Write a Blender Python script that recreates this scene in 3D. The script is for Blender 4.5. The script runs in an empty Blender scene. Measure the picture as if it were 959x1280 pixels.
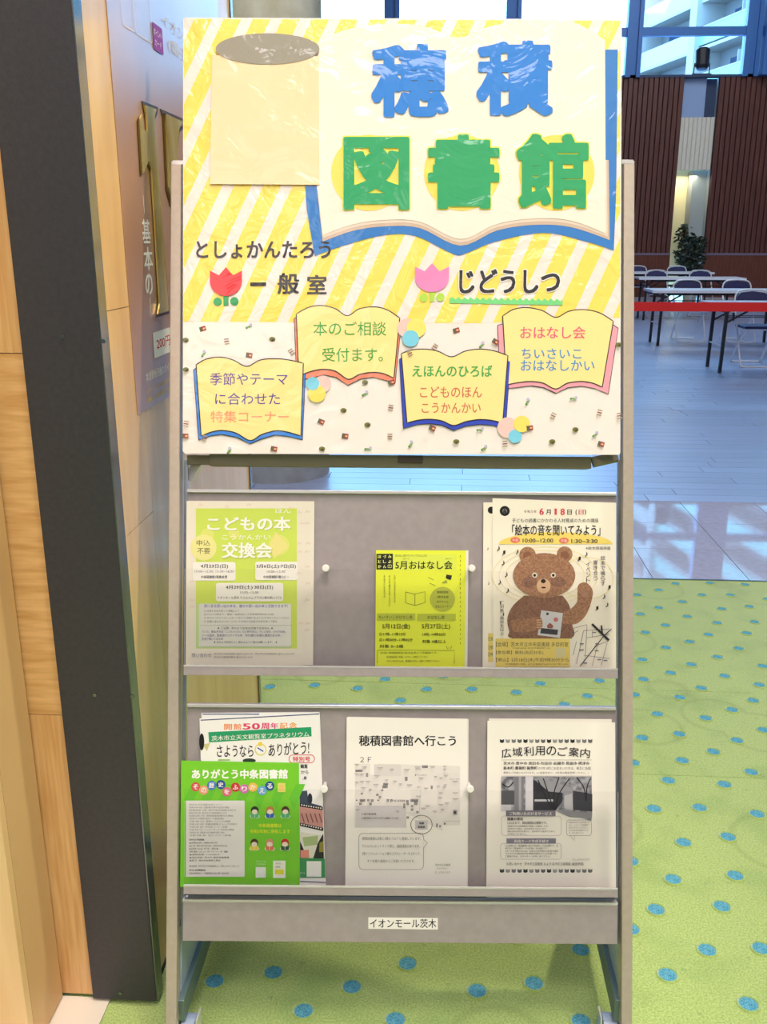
import bpy, bmesh, math, random
from mathutils import Vector, Matrix
from mathutils.geometry import tessellate_polygon
random.seed(7)
SC = bpy.context.scene
COL = SC.collection
# ------------------------------------------------------------------ camera, world, lights, exposure
F = 1158.0; PITCH = math.radians(16.5); YAW = math.radians(3.5); CAMH = 1.38; D = 1.60
CP = Vector((0, 0, CAMH))
FW = Vector((-math.sin(YAW)*math.cos(PITCH), math.cos(YAW)*math.cos(PITCH), -math.sin(PITCH)))
RT = FW.cross(Vector((0, 0, 1))).normalized()
UP = RT.cross(FW).normalized()
cd = bpy.data.cameras.new('camera'); cam = bpy.data.objects.new('camera', cd); COL.objects.link(cam)
cam.matrix_world = Matrix(((RT.x, UP.x, -FW.x, CP.x), (RT.y, UP.y, -FW.y, CP.y), (RT.z, UP.z, -FW.z, CP.z), (0, 0, 0, 1)))
cd.sensor_fit = 'HORIZONTAL'; cd.sensor_width = 36; cd.lens = F/959*36; cd.clip_start = .02; cd.clip_end = 500
SC.camera = cam
SC.view_settings.view_transform = 'Standard'; SC.view_settings.look = 'None'
SC.view_settings.exposure = 0.0; SC.view_settings.gamma = 1
try: SC.view_settings.use_curve_mapping = False
except Exception: pass
w = bpy.data.worlds.new('sky'); SC.world = w; w.use_nodes = True
bg = w.node_tree.nodes['Background']; bg.inputs[0].default_value = (.25, .57, 1.0, 1); bg.inputs[1].default_value = 12.0

def area(name, loc, size, power, col, target=None, sy=None):
    l = bpy.data.lights.new(name, 'AREA'); l.energy = power; l.color = col; l.size = size
    if sy: l.shape = 'RECTANGLE'; l.size_y = sy
    o = bpy.data.objects.new(name, l); COL.objects.link(o); o.location = loc
    if target is not None:
        o.rotation_euler = (Vector(target)-Vector(loc)).to_track_quat('-Z', 'Y').to_euler()
    return o
area('ceiling_lamp_light', (.7, .2, 9.2), 1.6, 275, (1, .89, .92), (.6, .9, 0))
area('ceiling_lamp_light', (.7, -4.0, 9.2), 2.2, 375, (1, .89, .92), (.2, 1.6, .8))
area('leaflet_fill_light', (-1.4, -4.6, 4.6), 2.6, 120, (1, .90, .90), (0, 1.5, .6))  # unseen fill added to brighten the leaflets
area('ceiling_lamp_light', (2.8, -1.0, 7.6), 1.2, 225, (1, .90, .77), (2.2, 1.3, 0))
area('hall_lamp_light', (4.5, 14, 8.6), 4.0, 330, (.86, .92, 1), (4.8, 18, 1))
spl = bpy.data.lights.new('poster_wall_fill', 'SPOT'); spl.energy = 420; spl.color = (1, .84, .66); spl.spot_size = math.radians(46); spl.spot_blend = .7; spl.shadow_soft_size = .12  # added warm spot, out of view, to lift the poster wall
spo = bpy.data.objects.new('poster_wall_fill', spl); COL.objects.link(spo); spo.location = (2.4, 2.0, 4.9); spo.rotation_euler = (Vector((-.52, 1.65, 1.3))-spo.location).to_track_quat('-Z', 'Y').to_euler()
pl = area('window_portal', (.5, 21.0, 7.1), 19, 1, (1, 1, 1), (.5, 0, 7.1), 4.6); pl.data.cycles.is_portal = True

# ------------------------------------------------------------------ pixel rays (used only to take positions from the photograph)
def ray(px, py): return (FW + RT*((px-480)/F) + UP*((640-py)/F))
def on_z(px, py, z=0):
    r = ray(px, py); t = (z-CAMH)/r.z; return CP + r*t
def on_y(px, py, y):
    r = ray(px, py); return CP + r*(y/r.y)
def on_x(px, py, x):
    r = ray(px, py); return CP + r*(x/r.x)

# ------------------------------------------------------------------ materials
def lin(c):
    return tuple(((v/255)/12.92 if v/255 <= .04045 else ((v/255+.055)/1.055)**2.4) for v in c)+(1,)
MATS = {}
def mat(name, rgb=(200, 200, 200), rough=.6, metal=0, coat=0, film=0, noise=None, bump=None, rnd=0, spec=.5, emis=0):
    if name in MATS: return MATS[name]
    m = bpy.data.materials.new(name); m.use_nodes = True; MATS[name] = m
    nt = m.node_tree; b = nt.nodes['Principled BSDF']
    b.inputs['Base Color'].default_value = lin(rgb); b.inputs['Roughness'].default_value = rough
    b.inputs['Metallic'].default_value = metal; b.inputs['Coat Weight'].default_value = coat; b.inputs['Coat Roughness'].default_value = .33 if name.startswith('glossy') else .05
    b.inputs['Specular IOR Level'].default_value = spec
    if emis:
        b.inputs['Emission Color'].default_value = lin(rgb); b.inputs['Emission Strength'].default_value = emis
    tc = None
    if noise or bump or film or rnd: tc = nt.nodes.new('ShaderNodeTexCoord')
    if noise:   # (second colour, scale, (sx,sy,sz), detail)
        mp = nt.nodes.new('ShaderNodeMapping'); mp.inputs['Scale'].default_value = noise[2]
        nz = nt.nodes.new('ShaderNodeTexNoise'); nz.inputs['Scale'].default_value = noise[1]; nz.inputs['Detail'].default_value = noise[3]
        mx = nt.nodes.new('ShaderNodeMix'); mx.data_type = 'RGBA'
        mx.inputs[6].default_value = lin(rgb); mx.inputs[7].default_value = lin(noise[0])
        cr = nt.nodes.new('ShaderNodeMapRange'); cr.inputs[1].default_value = .35; cr.inputs[2].default_value = .65
        nt.links.new(tc.outputs['Object'], mp.inputs[0]); nt.links.new(mp.outputs[0], nz.inputs[0])
        nt.links.new(nz.outputs[0], cr.inputs[0]); nt.links.new(cr.outputs[0], mx.inputs[0]); nt.links.new(mx.outputs[2], b.inputs['Base Color'])
    if rnd:
        oi = nt.nodes.new('ShaderNodeObjectInfo'); hs = nt.nodes.new('ShaderNodeHueSaturation')
        mr = nt.nodes.new('ShaderNodeMapRange'); mr.inputs[3].default_value = 1-rnd; mr.inputs[4].default_value = 1+rnd
        nt.links.new(oi.outputs['Random'], mr.inputs[0]); nt.links.new(mr.outputs[0], hs.inputs['Value'])
        if b.inputs['Base Color'].links: nt.links.new(b.inputs['Base Color'].links[0].from_socket, hs.inputs['Color'])
        else: hs.inputs['Color'].default_value = lin(rgb)
        nt.links.new(hs.outputs[0], b.inputs['Base Color'])
    if bump:    # (scale, strength, distance)
        nz = nt.nodes.new('ShaderNodeTexNoise'); nz.inputs['Scale'].default_value = bump[0]; nz.inputs['Detail'].default_value = 4
        bp = nt.nodes.new('ShaderNodeBump'); bp.inputs['Strength'].default_value = bump[1]; bp.inputs['Distance'].default_value = bump[2]
        nt.links.new(tc.outputs['Object'], nz.inputs[0]); nt.links.new(nz.outputs[0], bp.inputs['Height']); nt.links.new(bp.outputs[0], b.inputs['Normal'])
    if film:    # crinkled clear film over paper
        b.inputs['Coat Weight'].default_value = film; b.inputs['Coat Roughness'].default_value = .07
        nz = nt.nodes.new('ShaderNodeTexNoise'); nz.inputs['Scale'].default_value = 13; nz.inputs['Detail'].default_value = 3; nz.inputs['Distortion'].default_value = 1.2
        bp = nt.nodes.new('ShaderNodeBump'); bp.inputs['Strength'].default_value = .8; bp.inputs['Distance'].default_value = .006
        nt.links.new(tc.outputs['Object'], nz.inputs[0]); nt.links.new(nz.outputs[0], bp.inputs['Height']); nt.links.new(bp.outputs[0], b.inputs['Coat Normal'])
        b2 = nt.nodes.new('ShaderNodeBump'); b2.inputs['Strength'].default_value = .35; b2.inputs['Distance'].default_value = .004
        nt.links.new(nz.outputs[0], b2.inputs['Height']); nt.links.new(b2.outputs[0], b.inputs['Normal'])
    return m
def c(rgb):           # plain printed ink / paper colour
    return mat('ink %d %d %d' % rgb, rgb, .7, spec=.25)
def cf(rgb):          # paper under film, for the sign
    return mat('film paper %d %d %d' % rgb, rgb, .6, film=.32)
def glass_mat(name, tint, refl):
    m = bpy.data.materials.new(name); m.use_nodes = True; nt = m.node_tree; nt.nodes.clear()
    o = nt.nodes.new('ShaderNodeOutputMaterial'); t = nt.nodes.new('ShaderNodeBsdfTransparent'); g = nt.nodes.new('ShaderNodeBsdfGlossy')
    fr = nt.nodes.new('ShaderNodeFresnel'); fr.inputs[0].default_value = 1.22 if 'acrylic' in name else 1.45; ad = nt.nodes.new('ShaderNodeMath'); ad.operation = 'ADD'; ad.inputs[1].default_value = refl
    mx = nt.nodes.new('ShaderNodeMixShader'); t.inputs[0].default_value = tint; g.inputs['Roughness'].default_value = .04
    nt.links.new(fr.outputs[0], ad.inputs[0]); nt.links.new(ad.outputs[0], mx.inputs[0]); nt.links.new(t.outputs[0], mx.inputs[1]); nt.links.new(g.outputs[0], mx.inputs[2]); nt.links.new(mx.outputs[0], o.inputs[0])
    return m

# ------------------------------------------------------------------ mesh helpers
class MB:
    def __init__(s): s.v = []; s.f = []; s.mi = []; s.ms = []
    def m(s, mt):
        if mt not in s.ms: s.ms.append(mt)
        return s.ms.index(mt)
    def add(s, vs, fs, mt):
        b = len(s.v); k = s.m(mt); s.v += [Vector(v) for v in vs]
        for f in fs: s.f.append([b+i for i in f]); s.mi.append(k)
        return s
    def box(s, a, b, mt):
        x0, x1 = sorted((a[0], b[0])); y0, y1 = sorted((a[1], b[1])); z0, z1 = sorted((a[2], b[2]))
        return s.add([(x0, y0, z0), (x1, y0, z0), (x1, y1, z0), (x0, y1, z0), (x0, y0, z1), (x1, y0, z1), (x1, y1, z1), (x0, y1, z1)],
                     [(0, 3, 2, 1), (4, 5, 6, 7), (0, 1, 5, 4), (1, 2, 6, 5), (2, 3, 7, 6), (3, 0, 4, 7)], mt)
    def bar(s, p, q, wd, ht, mt, up=(0, 0, 1)):
        p = Vector(p); q = Vector(q); d = (q-p).normalized(); u = Vector(up)
        a = d.cross(u)
        if a.length < 1e-4: a = d.cross(Vector((1, 0, 0)))
        a.normalize(); u = a.cross(d)
        vs = [e + a*(i*wd/2) + u*(j*ht/2) for e in (p, q) for i, j in ((-1, -1), (1, -1), (1, 1), (-1, 1))]
        return s.add(vs, [(0, 1, 2, 3), (7, 6, 5, 4), (0, 4, 5, 1), (1, 5, 6, 2), (2, 6, 7, 3), (3, 7, 4, 0)], mt)
    def tube(s, pts, r, mt, n=8, closed=False):
        pts = [Vector(p) for p in pts]; N = len(pts); vs = []; pa = None
        for i, p in enumerate(pts):
            if closed: d = (pts[(i+1) % N]-pts[i-1])
            else: d = pts[min(i+1, N-1)]-pts[max(i-1, 0)]
            d.normalize()
            if pa is None:
                a = d.cross(Vector((0, 0, 1)))
                if a.length < 1e-3: a = d.cross(Vector((1, 0, 0)))
            else: a = pa - d*pa.dot(d)
            a.normalize(); pa = a; b = d.cross(a)
            rr = r[i] if isinstance(r, (list, tuple)) else r
            vs += [p + a*math.cos(t*2*math.pi/n)*rr + b*math.sin(t*2*math.pi/n)*rr for t in range(n)]
        fs = []
        for i in range(N if closed else N-1):
            j = (i+1) % N
            fs += [(i*n+t, i*n+(t+1) % n, j*n+(t+1) % n, j*n+t) for t in range(n)]
        if not closed: fs += [tuple(range(n))[::-1], tuple((N-1)*n+t for t in range(n))]
        return s.add(vs, fs, mt)
    def build(s, name, parent=None, mtx=None, off=None, smooth=False, bevel=0):
        me = bpy.data.meshes.new(name)
        vs = [v-Vector(off) for v in s.v] if off is not None else s.v
        me.from_pydata([tuple(v) for v in vs], [], s.f)
        for m_ in s.ms: me.materials.append(m_)
        me.polygons.foreach_set('material_index', s.mi)
        if smooth: me.polygons.foreach_set('use_smooth', [True]*len(s.f))
        me.update()
        o = bpy.data.objects.new(name, me); COL.objects.link(o)
        if parent is not None: o.parent = parent
        if mtx is not None: o.matrix_local = mtx
        if bevel:
            bv = o.modifiers.new('bevel', 'BEVEL'); bv.width = bevel; bv.segments = 2; bv.limit_method = 'ANGLE'
        return o
def tag(o, label=None, cat=None, group=None, kind=None):
    if label: o['label'] = label
    if cat: o['category'] = cat
    if group: o['group'] = group
    if kind: o['kind'] = kind
    return o
def empty(name, mtx=None, loc=None):
    o = bpy.data.objects.new(name, None); COL.objects.link(o); o.empty_display_size = .05
    if mtx is not None: o.matrix_world = mtx
    if loc is not None: o.location = loc
    return o
def copy_tree(o, parent=None):
    k = o.copy(); COL.objects.link(k); k.parent = parent
    for ch in list(o.children): copy_tree(ch, k)
    return k
def structure(o, label=None): return tag(o, label, kind='structure')

# ------------------------------------------------------------------ room shell
XW = -.52                      # plane of the near left wall
YB = 21.3                      # plane of the back wall
m_wood = mat('oak veneer', (236, 198, 140), .34, coat=.4, noise=((224, 178, 116), 3, (5, 5, .8), 6), bump=(60, .15, .002))
m_woodD = mat('oak veneer dark', (228, 184, 126), .45, coat=.3, noise=((208, 156, 96), 9, (14, 14, .7), 8))
m_woodH = mat('oak veneer cross grain', (230, 186, 126), .45, coat=.3, noise=((208, 156, 94), 7, (1.5, 1.5, 14), 8))
m_tan = mat('tan laminate', (226, 188, 134), .5, noise=((220, 180, 126), 3, (1, 1, 1), 2))
m_maple = mat('maple laminate', (244, 208, 152), .5, noise=((236, 196, 138), 4, (5, 5, .7), 5))
m_black = mat('charcoal panel', (58, 55, 62), .48, noise=((52, 50, 56), 120, (1, 1, 1), 2), bump=(300, .2, .001))
m_steel = mat('dark steel edge', (120, 125, 130), .22, .9)
m_white = mat('white plaster', (170, 166, 160), .8)
m_ceil = mat('ceiling white', (176, 174, 170), .9)

def carpet_mat():
    m = bpy.data.materials.new('green carpet'); m.use_nodes = True; nt = m.node_tree; b = nt.nodes['Principled BSDF']
    b.inputs['Roughness'].default_value = .95; b.inputs['Specular IOR Level'].default_value = .15
    b.inputs['Sheen Weight'].default_value = .8; b.inputs['Sheen Roughness'].default_value = .4
    tc = nt.nodes.new('ShaderNodeTexCoord')
    def nz(sc, det=4):
        n = nt.nodes.new('ShaderNodeTexNoise'); n.inputs['Scale'].default_value = sc; n.inputs['Detail'].default_value = det
        nt.links.new(tc.outputs['Object'], n.inputs[0]); return n
    def mixc(fac, a, bc):
        x = nt.nodes.new('ShaderNodeMix'); x.data_type = 'RGBA'; nt.links.new(fac, x.inputs[0])
        if isinstance(a, tuple): x.inputs[6].default_value = lin(a)
        else: nt.links.new(a, x.inputs[6])
        x.inputs[7].default_value = lin(bc); return x.outputs[2]
    def rng(s, lo, hi, a=0, d=1):
        r = nt.nodes.new('ShaderNodeMapRange'); r.inputs[1].default_value = lo; r.inputs[2].default_value = hi; r.inputs[3].default_value = a; r.inputs[4].default_value = d
        nt.links.new(s, r.inputs[0]); return r.outputs[0]
    n1 = nz(260, 2); n2 = nz(7, 3); n3 = nz(45, 3)
    col = mixc(rng(n1.outputs[0], .35, .65), (156, 184, 98), (194, 214, 128))
    col = mixc(rng(n2.outputs[0], .5, .75, 0, .45), col, (120, 158, 76))
    col = mixc(rng(n3.outputs[0], .66, .74, 0, .35), col, (96, 128, 78))
    vo = nt.nodes.new('ShaderNodeTexVoronoi'); vo.inputs['Scale'].default_value = 3.2; nt.links.new(tc.outputs['Object'], vo.inputs[0])
    s1 = nt.nodes.new('ShaderNodeMath'); s1.operation = 'SUBTRACT'; s1.inputs[1].default_value = .36; nt.links.new(vo.outputs['Distance'], s1.inputs[0])
    ab = nt.nodes.new('ShaderNodeMath'); ab.operation = 'ABSOLUTE'; nt.links.new(s1.outputs[0], ab.inputs[0])
    col = mixc(rng(ab.outputs[0], 0, .035, .3, 0), col, (124, 140, 66))
    nt.links.new(col, b.inputs['Base Color'])
    bp = nt.nodes.new('ShaderNodeBump'); bp.inputs['Strength'].default_value = .7; bp.inputs['Distance'].default_value = .004
    nt.links.new(n1.outputs[0], bp.inputs['Height']); nt.links.new(bp.outputs[0], b.inputs['Normal'])
    return m
m_carpet = carpet_mat()
m_dot = mat('blue carpet dot', (112, 186, 205), .9, noise=((70, 140, 165), 260, (1, 1, 1), 2), bump=(260, .6, .003), spec=.2)
YC = on_z(870, 725).y; YT = on_z(870, 627).y
carpet = MB()
seams = [-5, 1.32, on_z(870, 970).y, on_z(870, 864).y, YC]
for a, b in zip(seams, seams[1:]): carpet.box((-9, a+.0012, -.02), (10, b-.0012, 0), m_carpet)
floor = structure(carpet.build('floor'), 'green carpet with scattered blue dots')
# dots: positions read off the photograph near the camera, then spread on
dots_px = [(845, 730), (888, 729), (932, 731), (824, 738), (797, 744), (878, 744), (913.5, 744), (853.6, 752.6), (824, 760), (903, 761.4), (937, 758.5), (801, 768), (859.5, 771), (897, 779), (943.7, 777.7),
 (832.6, 782), (807.5, 791), (886, 793.6), (934, 791.7), (862.7, 802.5), (833, 810), (924, 811), (803.4, 825), (897.5, 821.7), (864.6, 831), (839, 841.6), (906.5, 845.4), (954, 833), (805, 849.6), (949.6, 856.5),
 (877, 860.4), (793, 868.7), (850.5, 872.2), (942, 876), (915.8, 887.6), (822.3, 893), (882.4, 898), (803.4, 922.8), (849.7, 918), (921.7, 926), (955, 913), (892.3, 940), (792, 954), (853.5, 951), (939.7, 965.6), (836, 976), (906, 981),
 (818, 1011.4), (875, 1010), (947, 1018), (855, 1053.5), (910.5, 1046.5), (789, 1077), (841.7, 1099.5), (919.5, 1095), (820.5, 1137.4), (902.8, 1133.5), (884.3, 1188), (835, 1219), (952, 1186), (936, 1255.6), (789, 1162),
 (269, 1227), (342.5, 1216), (440.5, 1234), (380, 1264), (510, 1205), (597, 1239), (668, 1229.5), (726.5, 1188), (495, 1275), (727, 1277),
 (482, 849.5), (447.6, 861), (534, 862), (555, 845.6), (609, 844.5), (590.5, 862), (646, 866), (676, 855), (501, 876), (750, 851.5), (735, 870.5), (706, 881), (421, 840), (364, 841), (338, 859), (394, 857), (793, 868)]
pts = [on_z(*p).xy for p in dots_px]; pts = [p for i, p in enumerate(pts) if all((p-q).length > .05 for q in pts[:i])]
tries = 0
while len(pts) < 300 and tries < 40000:
    tries += 1; y = random.uniform(.5, YC-.03); x = random.uniform(-.4 if y > 1.0 else -.5, .45*y+.35); q = Vector((x, y))
    P = q; s = CP; v = Vector((x, y, 0))-CP; zc = v.dot(FW); px = 480+F*v.dot(RT)/zc; py = 640-F*v.dot(UP)/zc
    if 790 < px < 959 and 725 < py < 1280: continue
    if 230 < px < 770 and (1180 < py < 1280 or 840 < py < 880): continue
    if all((q-p).length > .115 for p in pts): pts.append(q)
db = MB(); n = 20; rr = [(.0225, 0), (.020, .0028), (.0185, .003), (.0172, .0006)]
vs = [(math.cos(t*2*math.pi/n)*r, math.sin(t*2*math.pi/n)*r, z) for r, z in rr for t in range(n)]
db.add(vs, [(k*n+t, k*n+(t+1) % n, (k+1)*n+(t+1) % n, (k+1)*n+t) for k in range(3) for t in range(n)], m_carpet)
db.add([vs[3*n+t] for t in range(n)], [tuple(range(n))], m_dot)
d0 = db.build('carpet_dot', floor)
for i, p in enumerate(pts):
    o = d0 if i == 0 else d0.copy()
    if i: COL.objects.link(o)
    o.location = (p.x, p.y, 0.0005)

# polished tiles and plank floor beyond the carpet
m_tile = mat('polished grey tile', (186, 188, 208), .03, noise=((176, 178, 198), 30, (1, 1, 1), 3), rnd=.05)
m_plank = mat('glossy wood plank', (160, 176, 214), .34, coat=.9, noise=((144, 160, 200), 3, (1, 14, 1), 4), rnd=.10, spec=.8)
m_gap = mat('floor joint', (36, 40, 62), .7)
sub = MB(); sub.box((-9, YC, -.05), (10, YB, -.006), m_gap)
floor2 = structure(sub.build('floor'), 'plank floor with a border of polished tiles')
xt = on_z(906, 690).x; ry = (YT-YC)/3
tm = MB(); tm.box((-.1985, -ry/2+.0015, -.012), (.1985, ry/2-.0015, 0), m_tile); t0 = None
for r_ in range(3):
    for k in range(-12, 8):
        o = tm.build('tile', floor2) if t0 is None else t0.copy()
        if t0 is None: t0 = o
        else: COL.objects.link(o)
        o.location = (xt + .2 + k*.4, YC+ry*(r_+.5), 0)
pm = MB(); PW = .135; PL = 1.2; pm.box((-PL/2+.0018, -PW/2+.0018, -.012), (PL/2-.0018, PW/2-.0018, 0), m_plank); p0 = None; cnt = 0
rest = MB(); row = 0; y = YT+PW/2
while y < YB:
    off = random.uniform(0, PL); x = max(-8.4, -1.2-.45*y)-off
    while x < min(.55*y+2.5, 9.4):
        if x-PL/2 > -9:
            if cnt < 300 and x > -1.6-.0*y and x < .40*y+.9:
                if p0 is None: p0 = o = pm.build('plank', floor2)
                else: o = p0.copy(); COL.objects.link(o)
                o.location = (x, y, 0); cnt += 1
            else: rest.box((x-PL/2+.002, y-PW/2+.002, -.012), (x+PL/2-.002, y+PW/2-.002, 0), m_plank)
        x += PL
    y += PW
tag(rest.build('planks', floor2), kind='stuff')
ts = MB(); ts.box((-9, YC-.004, -.01), (10, YC+.004, .003), m_steel); structure(ts.build('trim_1'), 'metal strip between carpet and tiles')
# off-white threshold at the lower left
th = MB(); th.box((-1.6, .7, 0), (-.60, 1.38, .006), mat('cream threshold', (232, 222, 200), .5)); 

# enclosing walls and ceiling
for nm, a, b in (('wall_right', (10, -5, 0), (10.2, YB, 9.6)), ('wall_left', (-9.2, -5, 0), (-9, YB, 9.6)), ('wall_front', (-9.2, -5.2, 0), (10.2, -5, 9.6))):
    structure(MB().box(a, b, m_white).build(nm))
structure(MB().box((-9.2, -5.2, 9.6), (10.2, YB+.2, 9.8), m_ceil).build('ceiling'))

# back wall: ribbed wood panels, niche, window band above
ZP = on_y(800, 97.5, YB).z
xa = on_y(856.7, 97, YB).x; xb = on_y(901, 95, YB).x
m_rib = mat('ribbed walnut', (104, 58, 48), .45, noise=((78, 42, 38), 4, (8, 8, .5), 6))
m_ribL = mat('plain walnut', (116, 62, 44), .4, noise=((90, 46, 36), 4, (8, 8, .6), 6))
m_cream = mat('cream wall', (238, 228, 176), .7)
m_creamrib = mat('cream ribs', (226, 220, 205), .6)
m_bluegrey = mat('pale grey cladding', (150, 175, 215), .5)
m_bgd = mat('slate cladding', (44, 62, 96), .5)
back = structure(empty('wall_back', loc=(0, YB, 0)), 'ribbed dark wood wall with a cream niche')
def ribs(name, x0, x1, z0, z1, y, mt, pitch=.1, dep=.035):
    n_ = max(1, round((x1-x0)/pitch)); p = (x1-x0)/n_; prof = []
    for k in range(n_): prof += [(x0+k*p, 0), (x0+k*p+p*.12, -dep), (x0+k*p+p*.88, -dep)]
    prof.append((x1, 0)); m_ = MB(); N = len(prof)
    m_.add([(a, y+b, z) for z in (z0, z1) for a, b in prof], [(i, i+1, N+i+1, N+i) for i in range(N-1)], mt)
    m_.box((x0, y+.001, z0), (x1, y+.06, z1), mt)
    return tag(m_.build(name, back), kind='stuff')
zr = on_y(880, 318, YB).z
for x0, x1 in ((-9, -5.2), (-5.15, -1.2), (-1.15, 2.6), (2.65, xa), (xb, xb+3.2), (xb+3.25, 10)):
    ribs('ribbed_panel', x0, x1, zr+.03, ZP, 0, m_rib, .105)
    MB().box((x0, -.03, .12), (x1, .05, zr-.02), m_ribL).build('lower_panel', back)
    MB().box((x0, -.045, zr-.02), (x1, .03, zr+.03), mat('violet grey rail', (120, 105, 125), .4)).build('rail', back)
    MB().box((x0, -.045, 0), (x1, .03, .12), mat('grey skirting', (165, 160, 165), .5)).build('skirting', back)
z1 = on_y(880, 146, YB).z; z2 = on_y(880, 212, YB).z
xm = on_y(884.5, 120, YB).x
MB().box((xa, .12, z1), (xm, .5, ZP), m_bluegrey).build('upper_niche_panel', back)
MB().box((xm, .2, z1), (xb, .5, ZP), m_bgd).build('upper_niche_panel', back)
ribs('cream_ribbed_panel', xa, xb, z2, z1, .1, m_creamrib, .09, .03)
MB().box((xa-.02, .7, 0), (xb+.3, .8, z2+.3), m_cream).build('niche_back', back)
MB().box((xb-.30, .3, 0), (xb, .69, z2), mat('grey reveal', (170, 180, 178), .6)).build('niche_reveal', back)
MB().box((xb, .0, 0), (xb+.03, .75, ZP), mat('grey reveal', (170, 180, 178), .6)).build('niche_side', back)
MB().box((xa-.03, .0, 0), (xa, .75, ZP), m_ribL).build('niche_side', back)
MB().box((-9, .065, 0), (xa-.04, .14, ZP), m_bgd).build('backing', back); MB().box((xb+.04, .065, 0), (10, .14, ZP), m_bgd).build('backing', back)
nl = area('niche_light', ((xa+xb)/2-.1, YB+.35, z2-.1), .5, 7, (1, .93, .7), ((xa+xb)/2-.1, YB+.5, 0))
MB().box((-9, -.05, ZP), (10, .15, ZP+.05), mat('dark sill', (40, 62, 100), .5)).build('sill', back)
# window band
m_mul = mat('daylit blue mullion', (62, 116, 184), .45, .1)  # blue of the daylight is put into the frame colour
win = structure(empty('window_1', loc=(0, YB, 0)), 'tall glazed band above the ribbed wall')
m_pane = glass_mat('window glass', (.95, .98, 1, 1), .02)
zt = on_y(870, 39.5, YB).z
ztop = 9.6
mx_ = [on_y(p, 10, YB).x for p in (491, 643.5, 796, 945)]
sp = (mx_[3]-mx_[0])/3; xs = [mx_[0]-sp*k for k in (3, 2, 1)]+mx_+[mx_[3]+sp]
for x in xs:
    MB().box((x-.16, -.12, ZP), (x-.05, .12, ztop), m_mul).box((x-.05, -.05, ZP), (x+.07, .05, ztop), m_mul).box((x+.07, -.12, ZP), (x+.15, .12, ztop), m_mul).build('mullion', win)
edges = [-9]+xs+[10]
for a, b in zip(edges, edges[1:]):
    for z in (zt, zt+1.9):
        MB().box((a+.15, -.07, z-.08), (b-.16, .07, z+.08), m_mul).build('transom', win)
    for za, zb in ((ZP, zt-.08), (zt+.08, zt+1.82), (zt+1.98, ztop)):
        MB().box((a+.15, -.006, za), (b-.16, .006, zb), m_pane).build('pane', win)
# frame member beyond the last bay at right, seen dark
MB().box((on_y(950, 10, YB).x+.1, -.3, ZP), (on_y(975, 10, YB).x, .3, ztop), m_mul).build('post', win)

# ------------------------------------------------------------------ near left wall with its end post and cabinet
lw = structure(empty('wall_left', loc=(XW, 1.4, 0)), 'oak veneer wall beside the display stand')
WE = on_x(312, 600, XW).y
ys = [1.405, on_x(160, 500, XW).y+.09, on_x(256, 600, XW).y, WE]
for k, (a, b) in enumerate(zip(ys, ys[1:])):
    zc = [0.02, .9 if k != 1 else .62, 1.27 if k != 1 else 1.9, 2.9]
    for za, zb in zip(zc, zc[1:]):
        MB().box((-.12, a-1.4+.0006, za+.0006), (0, b-1.4-.0006, zb-.0006), m_wood).build('veneer_panel', lw)
MB().box((-.12, 0, 0), (-.002, WE-1.4, 2.89), m_gap).build('core', lw)
MB().box((-.125, WE-1.4, 0), (.004, WE-1.4+.022, 2.9), m_steel).build('end_strip', lw)
po = on_y(190, 1272, 1.37)
jb = structure(empty('trim_2', loc=(-.56, 1.37, 0)), 'charcoal panel post at the end of the oak wall')
xl, xr = on_y(119, 1270, 1.37).x+.56, XW+.56+.012
MB().box((xl, 0, .012), (xr, .03, 2.9), m_black).build('post_face', jb, bevel=.002)
MB().box((xr-.004, .002, .012), (xr+.002, .034, 2.9), m_steel).build('edge_strip', jb)
for px, py in ((79, 421), (119, 869), (130, 426.5), (166, 871), (151, 1242)):
    p = on_y(px, py, 1.369)
    MB().tube([(p.x+.56, .001, p.z), (p.x+.56, -.0015, p.z)], .0035, m_steel, 10).build('screw', jb)
xc = on_y(80, 1267, 1.37).x; xcl = -1.7
ow = structure(empty('wall_left', loc=(-.7, 1.38, 0)), 'oak boards left of the charcoal post')
zz = [.012, on_y(50, 893, 1.38).z, on_y(50, 442, 1.38).z, 2.9]
for k, (za, zb) in enumerate(zip(zz, zz[1:])):
    for xx0, xx1 in ((xc-.12+.0, xl-.56),):
        MB().box((xx0+.7, 0, za+.0007), (xx1+.7, .03, zb-.0007), m_woodH if k == 1 else m_woodD).build('oak_board', ow)
YCB = 1.24
cb = empty('cabinet', loc=((xc+xcl)/2, YCB, 0)); ox = (xc+xcl)/2
tag(cb, 'pale maple cabinet with framed door at the left edge of the picture', 'cabinet')
MB().box((xcl-ox, .02, 0.012), (xc-ox, 1.375-YCB, 2.4), m_tan).build('body', cb)
MB().box((xcl-ox, 0, .03), (xc-ox, .019, 2.4), m_maple).build('door', cb, bevel=.001)
pxl = on_y(12, 1250, YCB).x
MB().box((xcl+.1-ox, -.004, .12), (xc-.045-ox, 0, 2.3), m_tan).build('door_panel', cb)
structure(th.build('floor'), 'cream threshold strip below the oak boards')

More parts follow.
